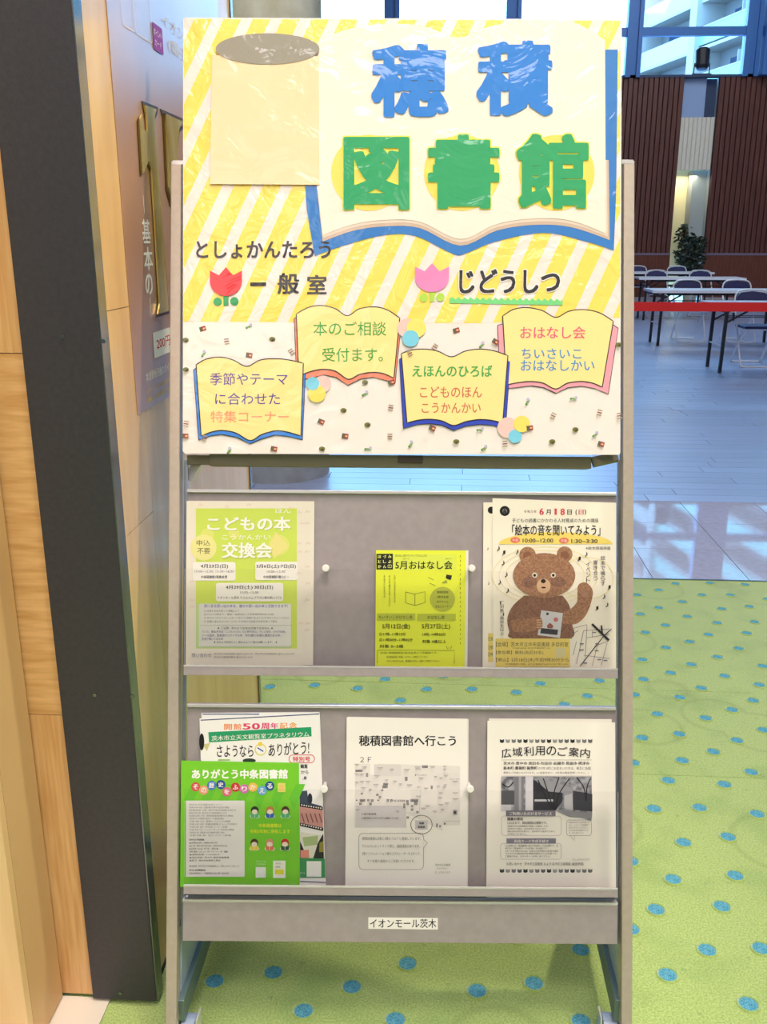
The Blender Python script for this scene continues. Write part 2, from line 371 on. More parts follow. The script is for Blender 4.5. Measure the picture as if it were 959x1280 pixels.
# ------------------------------------------------------------------ lettering
TC = {}
def glyphs(txt, bold):
    k = (txt, bold)
    if k in TC: return TC[k]
    if bold:
        V0, F0 = glyphs(txt, 0)[:2]; V = []; Fc = []
        if bold > .03: sh = [(0, 0)]+[(math.cos(a*math.pi/8)*bold/max(abs(math.cos(a*math.pi/8)), abs(math.sin(a*math.pi/8)))**.6, math.sin(a*math.pi/8)*bold/max(abs(math.cos(a*math.pi/8)), abs(math.sin(a*math.pi/8)))**.6) for a in range(16)]
        elif len(txt) <= 14: sh = [(bold, bold*.6), (-bold, bold*.6), (bold, -bold*.6), (-bold, -bold*.6)]
        else: sh = [(bold, 0), (-bold, 0)]
        for kk, (dx, dy) in enumerate(sh):
            b = len(V); V += [v+Vector((dx, dy, kk)) for v in V0]; Fc += [tuple(b+i for i in f) for f in F0]
        x0 = min(v.x for v in V); x1 = max(v.x for v in V); y0 = min(v.y for v in V); y1 = max(v.y for v in V)
        TC[k] = (V, Fc, x0, x1, y0, y1); return TC[k]
    cu = bpy.data.curves.new('t', 'FONT'); cu.body = txt; cu.size = 1; cu.resolution_u = 3 if len(txt) < 12 else 2
    o = bpy.data.objects.new('t', cu); COL.objects.link(o)
    dg = bpy.context.evaluated_depsgraph_get(); me = bpy.data.meshes.new_from_object(o.evaluated_get(dg))
    V = [v.co.copy() for v in me.vertices]; Fc = [tuple(p.vertices) for p in me.polygons]
    bpy.data.objects.remove(o); bpy.data.curves.remove(cu); bpy.data.meshes.remove(me)
    if not V: V = [Vector((0, 0, 0)), Vector((1, 0, 0)), Vector((0, 1, 0))]; Fc = []
    x0 = min(v.x for v in V); x1 = max(v.x for v in V); y0 = min(v.y for v in V); y1 = max(v.y for v in V)
    TC[k] = (V, Fc, x0, x1, y0, y1); return TC[k]

TH = math.radians(.45); SR = RT*math.cos(TH)-UP*math.sin(TH); SU = RT*math.sin(TH)+UP*math.cos(TH); SW = -FW
SO = CP+FW*D
SM = Matrix(((SR.x, SU.x, SW.x, SO.x), (SR.y, SU.y, SW.y, SO.y), (SR.z, SU.z, SW.z, SO.z), (0, 0, 0, 1)))
def S(px, py, w=0):
    dx = (px-480)/F*(D-w); dy = (640-py)/F*(D-w)
    return Vector((dx*math.cos(TH)-dy*math.sin(TH), dx*math.sin(TH)+dy*math.cos(TH), w))
def smooth_path(pts, n=5):   # Catmull-Rom through open point list
    out = []
    P = [Vector(p) for p in pts]
    for i in range(len(P)-1):
        a = P[max(i-1, 0)]; b = P[i]; c_ = P[i+1]; d = P[min(i+2, len(P)-1)]
        for k in range(n):
            t = k/n
            out.append(tuple(.5*((2*b)+(c_-a)*t+(2*a-5*b+4*c_-d)*t*t+(3*b-a-3*c_+d)*t**3)))
    out.append(tuple(P[-1])); return out
def ell(cx, cy, rx, ry=None, n=28, a0=0, a1=360):
    ry = ry or rx; full = abs(a1-a0) >= 360
    return [(cx+rx*math.cos(math.radians(a0+(a1-a0)*i/(n if full else n-1))), cy+ry*math.sin(math.radians(a0+(a1-a0)*i/(n if full else n-1)))) for i in range(n)]
def rrect(x0, y0, x1, y1, r):
    o = []
    for cx, cy, a in ((x1-r, y0+r, -90), (x1-r, y1-r, 0), (x0+r, y1-r, 90), (x0+r, y0+r, 180)): o += ell(cx, cy, r, r, 5, a, a+90)
    return o
class Print:
    """flat printed matter and cut paper laid on a plane; P maps drawing coordinates to the plane"""
    def __init__(s, P, step=.00004, ink=c): s.P = P; s.mb = MB(); s.z = 0; s.step = step; s.ink = ink
    def mm(s, col): return col if isinstance(col, bpy.types.Material) else s.ink(col)
    def poly(s, pts, col, thick=0):
        s.z += s.step; base = s.z; s.z += thick; vs = [s.P(x, y, s.z) for x, y in pts]
        tr = tessellate_polygon([[Vector((x, y, 0)) for x, y in pts]])
        fs = []
        for t in tr:
            a, b, d = (pts[i] for i in t)
            ar = (b[0]-a[0])*(d[1]-a[1])-(b[1]-a[1])*(d[0]-a[0])
            fs.append(tuple(t) if ar < 0 else tuple(t)[::-1])
        s.mb.add(vs, fs, s.mm(col))
        if thick:
            n_ = len(pts); lo = [s.P(x, y, base) for x, y in pts]
            s.mb.add(vs+lo, [(i, (i+1) % n_, n_+(i+1) % n_, n_+i) for i in range(n_)], s.mm(col))
        return s
    def rect(s, x0, y0, x1, y1, col, thick=0): return s.poly([(x0, y0), (x1, y0), (x1, y1), (x0, y1)], col, thick)
    def disc(s, cx, cy, r, col, ry=None, thick=0, n=24): return s.poly(ell(cx, cy, r, ry, n), col, thick)
    def line(s, pts, wd, col, closed=False):
        s.z += s.step; P2 = [Vector(p) for p in pts]; N = len(P2); L = []; R = []
        for i, p in enumerate(P2):
            d = (P2[(i+1) % N]-P2[i-1]) if closed else (P2[min(i+1, N-1)]-P2[max(i-1, 0)])
            if d.length < 1e-9: d = Vector((1, 0))
            d.normalize(); nn = Vector((-d.y, d.x))*wd/2; L.append(p+nn); R.append(p-nn)
        vs = [s.P(q.x, q.y, s.z) for q in L]+[s.P(q.x, q.y, s.z) for q in R]
        s.mb.add(vs, [(i, (i+1) % N, N+(i+1) % N, N+i) for i in range(N if closed else N-1)], s.mm(col)); return s
    def text(s, txt, x0, y0, x1, y1, col, bold=0, rot=0, skew=None, thick=0, adv=True):
        V, Fc, a0, a1, b0, b1 = glyphs(txt, bold)
        if adv: s.z += s.step
        base = s.z; s.z += thick
        cx, cy = (x0+x1)/2, (y0+y1)/2; cr, sr = math.cos(rot), math.sin(rot)
        def mp(v, zz):
            x = x0+(v.x-a0)/(a1-a0)*(x1-x0); y = y1-(v.y-b0)/(b1-b0)*(y1-y0)
            if skew: y += skew(x)
            if rot: x, y = cx+(x-cx)*cr-(y-cy)*sr, cy+(x-cx)*sr+(y-cy)*cr
            return s.P(x, y, zz+v.z*s.step*.15)
        s.mb.add([mp(v, s.z) for v in V], Fc, s.mm(col))
        top_ = max(v.z for v in V)*s.step*.15
        if thick:   # side walls from boundary edges
            ed = {}
            for f in Fc:
                for i in range(len(f)):
                    a, b = f[i], f[(i+1) % len(f)]
                    if (b, a) in ed: del ed[(b, a)]
                    else: ed[(a, b)] = 1
            vs = []; fs = []
            for a, b in ed:
                k = len(vs); vs += [mp(V[a], base), mp(V[b], base), mp(V[b], s.z), mp(V[a], s.z)]; fs.append((k, k+1, k+2, k+3))
            s.mb.add(vs, fs, s.mm(col))
        s.z += top_
        return s
    def vtext(s, txt, x0, y0, x1, y1, col, bold=0):
        n_ = len(txt); h = (y1-y0)/n_
        for i, ch in enumerate(txt):
            if ch in ' 　': continue
            if ch in 'ー': s.rect((x0+x1)/2-.8, y0+i*h+1, (x0+x1)/2+.8, y0+(i+1)*h-1, col); continue
            s.text(ch, x0, y0+i*h+h*.06, x1, y0+(i+1)*h-h*.06, col, bold, adv=(i == 0))
        return s
    def build(s, name, parent, off): return s.mb.build(name, parent, off=off)
def outline(pts, k=1.0):
    return pts

# ------------------------------------------------------------------ the display stand
m_al = mat('satin beige aluminium', (190, 178, 162), .36, .25, noise=((184, 171, 155), 90, (1, 1, 1), 2))
m_alp = mat('grey painted steel panel', (168, 158, 156), .42, .1, noise=((162, 152, 150), 60, (1, 1, 1), 2), coat=.25)
m_alt = mat('bright panel edge', (225, 222, 220), .2, .5)
m_dk = mat('shaded sign tray', (120, 112, 86), .5)  # grey tray coloured dark olive, the shadow below the sign painted in
m_cap = mat('black plastic', (30, 32, 40), .4)
m_acr = glass_mat('clear acrylic', (.99, .99, .99, 1), .008)
sbot = S(501, 1276, 0)
bw = SM @ sbot
SB = SM @ Matrix.Translation(sbot)
def root_at(name, px, py, w):
    p = S(px, py, w); return empty(name, SM @ Matrix.Translation(p)), p
st, so = root_at('display_stand', 501, 1276, 0)
tag(st, 'leaning grey metal leaflet stand on casters with two leaflet shelves', 'display stand')
def sbox(name, x0, y0, x1, y1, w0, w1, mt, bevel=.0012, parent=None):
    c0 = S((x0+x1)/2, (y0+y1)/2, w1); k = (D-w1)/F; hx = abs(x1-x0)/2*k; hy = abs(y1-y0)/2*k
    return MB().box((c0.x-hx, c0.y-hy, w0), (c0.x+hx, c0.y+hy, w1), mt).build(name, parent or st, off=so, bevel=bevel)
# uprights (slight spread towards the base is in the photograph)
MB().bar(S(223, 205, -.012), S(216.5, 1276, -.012), .0185, .026, m_al, SU).build('upright', st, off=so, bevel=.0015)
MB().bar(S(785, 204, -.012), S(782, 1281, -.012), .0185, .026, m_al, SU).build('upright', st, off=so, bevel=.0015)
for a in ((223, 203.5), (785, 202.5)):
    sbox('end_cap', a[0]-7, a[1]-3, a[0]+7, a[1]+2, -.026, .0012, m_alt, 0)
for o in st.children: o.name = o.name
# shelves: back panel, lip, tray
def shelf(yt, yb, yl0, yl1):
    sh = sbox('back_panel', 234, yt+3, 771, yl1, -.024, -.020, m_alp)
    sbox('panel_top_edge', 234, yt, 771, yt+4, -.026, -.012, m_alt, .0008)
    sbox('lip', 230, yl0, 773, yl1, .0075, .010, m_alp, .0005)
    sbox('lip_edge', 230, yl0-1.5, 773, yl0+.6, .007, .0105, m_alt, 0)
    sbox('tray_floor', 230, yl1-2.5, 773, yl1, -.020, .0075, m_alp, 0)
    return sh
shelf(613.5, 832, 835, 846); shelf(882, 1107, 1110, 1120)
for (yt, yl, bxs, by) in ((713, 838, (408, 590), 710), (988, 1112, (406, 588), 985)):
    sbox('acrylic_front', 231, yt, 773, yl, .0045, .0065, m_acr, 0)
    for bx in bxs:
        p = S(bx, by, .004)-so
        MB().tube([(p.x, p.y, -.02), (p.x, p.y, .007)], .0035, mat('clear spacer', (215, 210, 200), .3), 12).tube([(p.x, p.y, .0066), (p.x, p.y, .0115), (p.x, p.y, .0125)], [.0062, .0062, .005], mat('white button', (238, 234, 226), .35), 18).build('spacer_button', st, smooth=False)
# side rails seen inside the uprights
for x0, x1 in ((228.5, 233), (771, 776.5)):
    sbox('side_rail', x0, 575, x1, 1180, -.028, -.022, mat('side rail steel', (150, 160, 172), .25, .7), 0)
# tray under the sign
sbox('sign_tray', 262, 569, 740, 584, -.05, -.012, m_dk)
MB().bar(S(250, 574, -.03), S(236, 600, -.03), .004, .02, m_alt, SW).build('tray_bracket', st, off=so)
MB().bar(S(741, 578, -.02), S(772, 571, -.02), .012, .016, m_dk, SW).build('tray_bracket', st, off=so)
sbox('tray_bracket', 234, 569, 264, 581, -.03, -.02, m_dk)
sbox('tray_clip', 498, 569, 529, 579, -.012, -.009, mat('brown clip', (74, 60, 48), .5))
# bottom panel and cross tray
sbox('bottom_panel', 229, 1128, 773, 1178.5, -.022, -.006, m_alp)
sbox('bottom_panel_edge', 229, 1126.5, 773, 1129.5, -.024, -.0055, m_alt, 0)
sbox('cross_tray', 229, 1114, 773, 1124, -.12, -.03, mat('steel cross tray', (160, 168, 180), .2, .7))
# base rails, rear legs and casters (built upright in world space, then brought into the stand's frame)
SI = SM.inverted()
def wl(p): return (SI @ Vector(p)) - so
wb = {}
for sgn, px in ((-1, 223.5), (1, 776)):
    a = SM @ S(px, 1268, -.02); a.z = .085
    b = a + Vector((0.0 if sgn < 0 else 0, .46, 0)); b.z = .085
    m_base = mat('grey base steel', (105, 125, 125), .35, .4)
    MB().bar(wl(a), wl(b), .022, .045, m_base, (SI.to_3x3() @ Vector((0, 0, 1)))).build('base_rail', st, bevel=.0015)
    g0 = Vector((a.x, a.y+.02, .107)); g1 = Vector((a.x, a.y+.36, .107)); g2 = SM @ S(px, 1085, -.03); g2.x = a.x
    gz = MB(); gz.add([wl(v+Vector((dx_, 0, 0))) for dx_ in (-.0015, .0015) for v in (g0, g1, g2)], [(0, 1, 2), (5, 4, 3), (0, 3, 4, 1), (1, 4, 5, 2), (2, 5, 3, 0)], mat('pale gusset steel', (200, 212, 226), .25, .4)); gz.build('gusset_plate', st)
    wb[sgn] = (a, b)
    for q, dx in ((a, .015*(-sgn)), (b, 0)):
        cx = q + Vector((dx, .012 if q is a else 0, 0)); cs = MB()
        cs.tube([wl((cx.x-.012, cx.y, .03)), wl((cx.x+.012, cx.y, .03))], .029, mat('grey caster rubber', (150, 166, 184), .4), 20)
        cs.tube([wl((cx.x-.014, cx.y, .03)), wl((cx.x+.014, cx.y, .03))], .012, mat('caster hub', (170, 160, 140), .4), 14)
        ck = cs.build('caster', st)
        for s2 in (-1, 1):
            MB().bar(wl((cx.x+s2*.017, cx.y, .026)), wl((cx.x+s2*.017, cx.y, .068)), .003, .03, m_alt, (SI.to_3x3() @ Vector((0, 1, 0)))).build('fork', ck)
MB().bar(wl(wb[-1][1]-Vector((0, .01, 0))), wl(wb[1][1]-Vector((0, .01, 0))), .02, .03, m_base, (SI.to_3x3() @ Vector((0, 0, 1)))).build('rear_cross_bar', st)

# name label on the bottom panel
def Pst(px, py, z): return S(px, py, W0[0]+z)
W0 = [0]
def new_print(w, P=None, step=.00004, ink=c, fn=None):
    if fn: return Print(lambda x, y, z: S(*fn(x, y), w+z), step, ink)
    return Print(lambda x, y, z: S(x, y, w+z), step, ink)
lb, lo_ = root_at('name_label', 504.5, 1162, -.0058)
tag(lb, 'small white printed label stuck on the bottom panel of the stand', 'label')
p = new_print(-.0058); p.poly([(461, 1146.5), (548, 1147.5), (548, 1162), (461, 1161)], (240, 236, 226), .0002); p.build('sticker', lb, lo_)
p = new_print(-.0055); p.text('イオンモール茨木', 463, 1148.5, 546, 1160, (45, 42, 45), .01); p.build('lettering', lb, lo_)

# ------------------------------------------------------------------ the sign board
WS = .014
sg, sgo = root_at('library_sign_board', 503, 567, 0)
tag(sg, 'large handmade library sign board with yellow stripes and cut paper title', 'sign')
bd = new_print(WS-.012)
bd.poly([(229.5, 24), (232, 22), (775, 24), (778, 27), (776, 566), (774, 568.5), (232, 567), (229, 564)], mat('white board cloth', (240, 231, 222), .7, film=.4), .0118)
bd.build('board', sg, sgo)
def stripe_mat():
    m = bpy.data.materials.new('yellow striped paper'); m.use_nodes = True; MATS['stripe'] = m; nt = m.node_tree; b = nt.nodes['Principled BSDF']
    base = mat('film paper probe', (255, 255, 255), .6, film=.75)
    tc = nt.nodes.new('ShaderNodeTexCoord'); sx = nt.nodes.new('ShaderNodeSeparateXYZ'); nt.links.new(tc.outputs['Object'], sx.inputs[0])
    def M(op, a, b2):
        n_ = nt.nodes.new('ShaderNodeMath'); n_.operation = op
        for i, q in enumerate((a, b2)):
            if isinstance(q, (int, float)): n_.inputs[i].default_value = q
            else: nt.links.new(q, n_.inputs[i])
        return n_.outputs[0]
    t = M('ADD', sx.outputs[0], M('MULTIPLY', sx.outputs[1], -.455))
    t = M('ADD', t, 5.0); fr = M('FRACT', M('DIVIDE', t, 36.2/F*D), 0); k = M('LESS_THAN', fr, .6)
    mx = nt.nodes.new('ShaderNodeMix'); mx.data_type = 'RGBA'; nt.links.new(k, mx.inputs[0]); mx.inputs[6].default_value = lin((242, 226, 216)); mx.inputs[7].default_value = lin((248, 220, 92))
    nt.links.new(mx.outputs[2], b.inputs['Base Color']); b.inputs['Roughness'].default_value = .55
    b.inputs['Coat Weight'].default_value = .5; b.inputs['Coat Roughness'].default_value = .08
    nz = nt.nodes.new('ShaderNodeTexNoise'); nz.inputs['Scale'].default_value = 16; nz.inputs['Detail'].default_value = 3; nz.inputs['Distortion'].default_value = 1.5
    nt.links.new(tc.outputs['Object'], nz.inputs[0])
    for sock, st_, di in (('Coat Normal', 1, .009), ('Normal', .4, .005)):
        bp = nt.nodes.new('ShaderNodeBump'); bp.inputs['Strength'].default_value = st_; bp.inputs['Distance'].default_value = di
        nt.links.new(nz.outputs[0], bp.inputs['Height']); nt.links.new(bp.outputs[0], b.inputs[sock])
    return m
p = new_print(WS, ink=cf); p.poly([(230.5, 23.5), (776, 26), (776, 397), (600, 404), (229.5, 402)], stripe_mat()); p.build('striped_paper', sg, sgo)
# small printed motifs on the white cloth
p = new_print(WS+.0001, ink=cf)
mot = [(254, 411), (312, 408), (284, 427), (341, 424), (312, 444), (255, 442), (365, 440), (229.5, 425), (571, 413), (603, 431), (544, 434), (430, 513), (402, 527), (457, 492), (489, 510), (460, 531), (432, 545), (461, 561), (488, 546), (403, 561), (343, 561), (287, 563), (256, 548),
 (457, 478), (490, 478), (660, 502), (692, 520), (720, 537), (752, 555), (718, 498), (750, 516), (691, 552), (663, 535), (601, 537), (632, 555), (571, 552), (541, 535), (514, 555), (513, 442), (774, 431), (620, 427), (606, 560), (230, 530), (229.8, 462), (232, 545), (745, 543), (775, 520)]
random.seed(3)
for i, (x, y) in enumerate(mot):
    k = i % 4; a = random.uniform(-.6, .6)
    def R(dx, dy): return (x+dx*math.cos(a)-dy*math.sin(a), y+dx*math.sin(a)+dy*math.cos(a))
    if x < 232: x += 3
    if k == 0: p.poly([R(-4, -3), R(4, -3), R(4, 3), R(-4, 3)], (150, 44, 50)).poly([R(-4, -3), R(-1, -3), R(-1, 3), R(-4, 3)], (86, 92, 60)).poly([R(0, -1), R(3, -1), R(3, 1), R(0, 1)], (225, 190, 120))
    elif k == 1: p.poly([R(-4, 1), R(0, -1), R(4, 0), R(0, 2)], (120, 165, 90)).poly(ell(*R(2, -2), 2, 2, 8), (190, 180, 215)).poly(ell(*R(-3, 2), 1.5, 1.5, 8), (90, 140, 70))
    elif k == 2:
        for j in range(3): p.poly([R(-3, -4+j*3), R(3, -4+j*3), R(3, -2.6+j*3), R(-3, -2.6+j*3)], (140, 90, 80) if j % 2 else (170, 150, 120))
    else: p.poly(ell(*R(0, 0), 4, 3, 10), (110, 112, 44)).poly(ell(*R(1, 1), 2, 1.4, 8), (70, 60, 30))
tag(p.build('printed_motifs', sg, sgo), kind='stuff')
CREAM = (243, 231, 213)
# big open book of cut paper
p = new_print(WS+.0004, ink=cf)
p.poly([(382, 232), (384, 262), (394, 320)]+smooth_path([(394, 320), (430, 307), (480, 294), (520, 295), (566, 317), (582, 317), (620, 302), (680, 291), (730, 301), (768, 313)])[1:]+[(771, 240), (773, 62), (755, 62), (755, 120), (420, 120), (420, 232)], (38, 120, 196), .0004)
p.build('blue_book_cover', sg, sgo)
for k, colr in ((2, (205, 180, 158)), (1, (226, 208, 188))):
    d = k*4.0; p = new_print(WS+.0013-.0002*k, ink=cf)
    bot = smooth_path([(758+d*.6, 292+d), (715, 276+d), (670, 273+d), (622, 280+d), (576, 299+d), (525, 277+d), (480, 275+d), (440, 281+d), (404, 294+d)])
    p.poly([(396-d*.4, 200), (756+d*.7, 200)]+bot, colr, .0001); p.build('page_edge', sg, sgo)
p = new_print(WS+.0014, ink=cf)
top = smooth_path([(399, 54), (430, 38), (480, 30), (530, 33), (573, 47), (610, 34), (660, 25), (715, 27), (757, 50)])
bot = smooth_path([(758, 292), (715, 276), (670, 273), (622, 280), (576, 299), (525, 277), (480, 275), (440, 281), (404, 294)])
p.poly(top+bot+[(397, 233)], CREAM, .0003); p.build('open_book_page', sg, sgo)
# plain cream sheet with grey oval at the upper left (stand-in, no character)
p = new_print(WS+.002, ink=cf); p.poly([(266, 69), (399, 70), (400, 231), (263, 230)], (240, 216, 170), .0012); p.build('cream_sheet', sg, sgo)
p = new_print(WS+.0034, ink=cf); p.disc(335, 61, 65, (150, 146, 130), 19.5, .0005, 40); p.build('grey_oval', sg, sgo)
# title
for cx in (462, 578, 696.5):
    p = new_print(WS+.0019, ink=cf); p.disc(cx, 216, 47.5, (250, 218, 92), None, .0002, 40); p.build('yellow_disc', sg, sgo)
BL = (8, 124, 214); GR = (20, 160, 96)
for ch, b_, in (('穂', (464.6, 54.6, 561.4, 146.4)), ('積', (596, 50.5, 692, 145))):
    p = new_print(WS+.0022, ink=cf); p.text(ch, *b_, BL, .037, thick=.0009); p.build('title_character', sg, sgo)
for ch, b_, in (('図', (430, 171, 512.5, 262)), ('書', (535.5, 168, 625, 261)), ('館', (646, 167, 736.6, 260.7))):
    p = new_print(WS+.0023, ink=cf); p.text(ch, b_[0]-1.5, b_[1]-1.5, b_[2]+1.5, b_[3]+1.5, (226, 226, 70), .050, thick=.0002); p.text(ch, *b_, GR, .036, thick=.0008); p.build('title_character', sg, sgo)
# handwritten lines
K = (34, 28, 32); WH = (238, 234, 226)
for t, b_ in (('としょかんたろう', (245.7, 301, 414, 323)), ('一', (313.4, 353, 333.3, 357.5)), ('般', (347.6, 341.3, 374.7, 367.6)), ('室', (384.4, 343.5, 409, 367.6))): p = new_print(WS+.0008, ink=cf); p.text(t, *b_, K, .022); p.build('lettering', sg, sgo)
p = new_print(WS+.0008, ink=cf)
p.text('じどうしつ', 573.5, 335, 702, 368, WH, .06); p.text('じどうしつ', 574.7, 336.2, 700.8, 367, K, .03)
p.build('lettering', sg, sgo)
def tulip(x0, y0, x1, y1, colr, leaf, nm):
    w_ = x1-x0; h = y1-y0; cx = (x0+x1)/2
    q = new_print(WS+.0007, ink=cf)
    q.rect(cx-3.2, y1-1, cx+3.2, y1+12, leaf, .0002); q.disc(cx-10.5, y1+7, 5.2, leaf, None, .0002); q.disc(cx+10.5, y1+6.5, 5.2, leaf, None, .0002)
    cup = [(x0, y0+.12*h), (x0+.28*w_, y0+.28*h), (cx, y0), (x0+.72*w_, y0+.28*h), (x1, y0+.12*h)]
    q.poly(cup+ell(cx, y0+.5*h, w_/2, h*.5, 14, 0, 180), colr, .0003); q.build(nm, sg, sgo)
tulip(263, 334, 303, 370, (222, 42, 48), (38, 158, 84), 'red_paper_tulip')
tulip(519.5, 329, 562, 365, (244, 136, 190), (176, 216, 72), 'pink_paper_tulip')
q = new_print(WS+.0007, ink=cf); zg = [(562.7, 379), (562.7, 373)]
for i in range(18): zg += [(566+i*7.7, 371+i*.12), (570+i*7.7, 374.5+i*.12)]
q.poly(zg+[(704, 374), (704, 381.5)], (118, 214, 130), .0003); q.build('paper_grass', sg, sgo)
# small paper books
def book(page_top, page_bot, cover, colr, w, texts):
    q = new_print(w, ink=cf); q.poly(cover, K, .0001)
    cx = sum(a for a, b in cover)/len(cover); cy = sum(b for a, b in cover)/len(cover)
    q.poly([(a+(.8 if a < cx else -.8), b+(.7 if b < cy else -.8)) for a, b in cover], colr, .0003)
    T = smooth_path(page_top, 6); B = smooth_path(page_bot, 6)
    pg = T+B; q.poly(pg, (250, 226, 146), .0004); q.line(pg, 1.3, K, closed=True); q.build('paper_book', sg, sgo)
    for t in texts:
        q = new_print(w+.0011, ink=cf); q.text(*t); q.build('lettering', sg, sgo)
def sp_(a, b, c_, d, e): return [a, ((a[0]*.35+b[0]*.65), b[1]+1), b, ((b[0]*.5+c_[0]*.5), (b[1]*.6+c_[1]*.4)), c_]
IN = (76, 62, 150)
book([(371, 392.4), (387, 384), (404, 382), (420, 386), (434.6, 394.7), (450, 386), (469.6, 383.6), (486, 388), (500.3, 397.7)],
     [(493, 472.7), (480, 467), (466, 465.4), (450, 468), (436, 474), (420, 464), (405, 461.6), (390, 464), (374, 470)],
     [(368, 398), (372, 396), (500, 400), (502.5, 405), (495, 479), (468, 472), (452, 474), (436, 482), (420, 472), (405, 469), (385, 474), (371, 474)], (244, 134, 104), WS+.0010,
     [('本のご相談', 392.3, 402, 483.4, 419.6, (58, 160, 58), .004), ('受付ます。', 403.4, 434.7, 479.3, 452, (58, 160, 58), .004)])
book([(245.7, 456), (258, 449), (275.5, 446.4), (292, 450), (309, 458), (326, 450), (345.5, 448.5), (362, 450), (379.7, 454)],
     [(376.8, 545), (360, 540), (345.5, 538.4), (328, 543), (313.4, 550.5), (295, 541), (278, 538), (265, 540), (252, 545)],
     [(242, 462), (248, 458), (378, 458), (383, 463), (379, 550), (362, 546), (345, 544), (328, 549), (313.4, 555), (296, 547), (278, 543.5), (264, 545), (248.5, 550.5)], (60, 134, 226), WS+.0014,
     [('季節やテーマ', 263, 466, 360, 481.5, IN, .002), ('に合わせた', 269.6, 491, 350.5, 506, IN, .002), ('特集コーナー', 263.8, 513.6, 361.6, 528, (246, 150, 112), .004)])
book([(629, 395), (642, 387), (658, 384.4), (678, 388), (695.3, 396.7), (712, 389), (730.8, 387), (750, 391), (767.4, 401.5)],
     [(753.5, 484), (742, 479), (727, 476.8), (710, 479), (695.3, 486.2), (680, 479), (664.6, 476.8), (650, 478), (634, 481)],
     [(622.5, 406.4), (630, 404), (768, 406), (774, 410), (761.5, 493), (745, 486), (728, 483), (711, 485), (695.3, 492), (680, 485), (664, 482.5), (645, 485), (625, 487)], (244, 160, 172), WS+.0010,
     [('おはなし会', 651, 408, 732.4, 423.5, (226, 92, 122), .01), ('ちいさいこ', 652.3, 435.5, 727.6, 448.4, (62, 140, 200), .01), ('おはなしかい', 651.6, 450, 743.8, 463.6, (62, 140, 200), .01)])
book([(502.3, 442), (515, 437.5), (532, 436.4), (548, 439), (565, 446), (582, 439), (600, 436.4), (618, 438.5), (635.5, 444.5)],
     [(629, 529), (616, 525.5), (600, 524.4), (583, 527), (567.6, 531.8), (553, 526), (538.5, 524), (524, 525), (509.4, 528.6)],
     [(499.5, 449), (504, 446), (634, 448), (639, 452), (633, 536), (616, 532), (600, 531), (583, 533), (567.6, 538.5), (553, 532), (538, 530), (522, 531), (504.5, 536)], (38, 66, 190), WS+.0016,
     [('えほんのひろば', 515.9, 456.5, 616, 471, (62, 164, 70), .02), ('こどものほん', 525.6, 483, 603, 497, (206, 106, 80), .008), ('こうかんかい', 527.8, 503.4, 601.5, 516.3, (206, 106, 80), .008)])
for grp in (((509, 410, 12, (246, 200, 190)), (521, 410, 12, (250, 226, 110)), (514, 423, 10.3, (120, 205, 230))), ((404, 480, 10.5, (246, 200, 190)), (396.6, 492, 11, (250, 222, 100)), (391.5, 479.4, 8.2, (120, 205, 230))), ((635.5, 534.5, 13, (246, 200, 190)), (644.5, 545.4, 8.4, (120, 205, 230)), (653, 530, 10.3, (250, 222, 100)))):
    for i, (x, y, r, colr) in enumerate(grp):
        q = new_print(WS+.0024+.0003*i, ink=cf); q.disc(x, y, r, colr, None, .0002, 28); q.build('pastel_paper_disc', sg, sgo)

# ------------------------------------------------------------------ leaflets
def cm(sx, ox_, oy_): return lambda x, y: (ox_+x/sx, oy_+y/sx)
def leaflet(name, label, group, w, poly, colr, fn, draw=None, thick=.0004, cat='leaflet'):
    xs_ = [a for a, b in poly]; ys_ = [b for a, b in poly]
    bx, by = fn((min(xs_)+max(xs_))/2, max(ys_))
    r, ro = root_at(name, bx, by, w); tag(r, label, cat, group)
    q = new_print(w, fn=fn); q.poly(poly, mat('leaflet paper %d %d %d' % colr, colr, .55, spec=.35), thick); q.build('paper', r, ro)
    if draw:
        q = new_print(w+thick+.00005, fn=fn, step=.00003); draw(q); q.build('print', r, ro)
    return r
def rows(q, lines, x0, y0, h, dy, col, wch=None, x1=None):
    for i, t in enumerate(lines):
        if t: q.text(t, x0, y0+i*dy, (x1 if x1 and len(t) > 0 and wch is None else x0+len(t)*wch), y0+i*dy+h, col)
GY = (105, 100, 105); TX = (60, 56, 62)
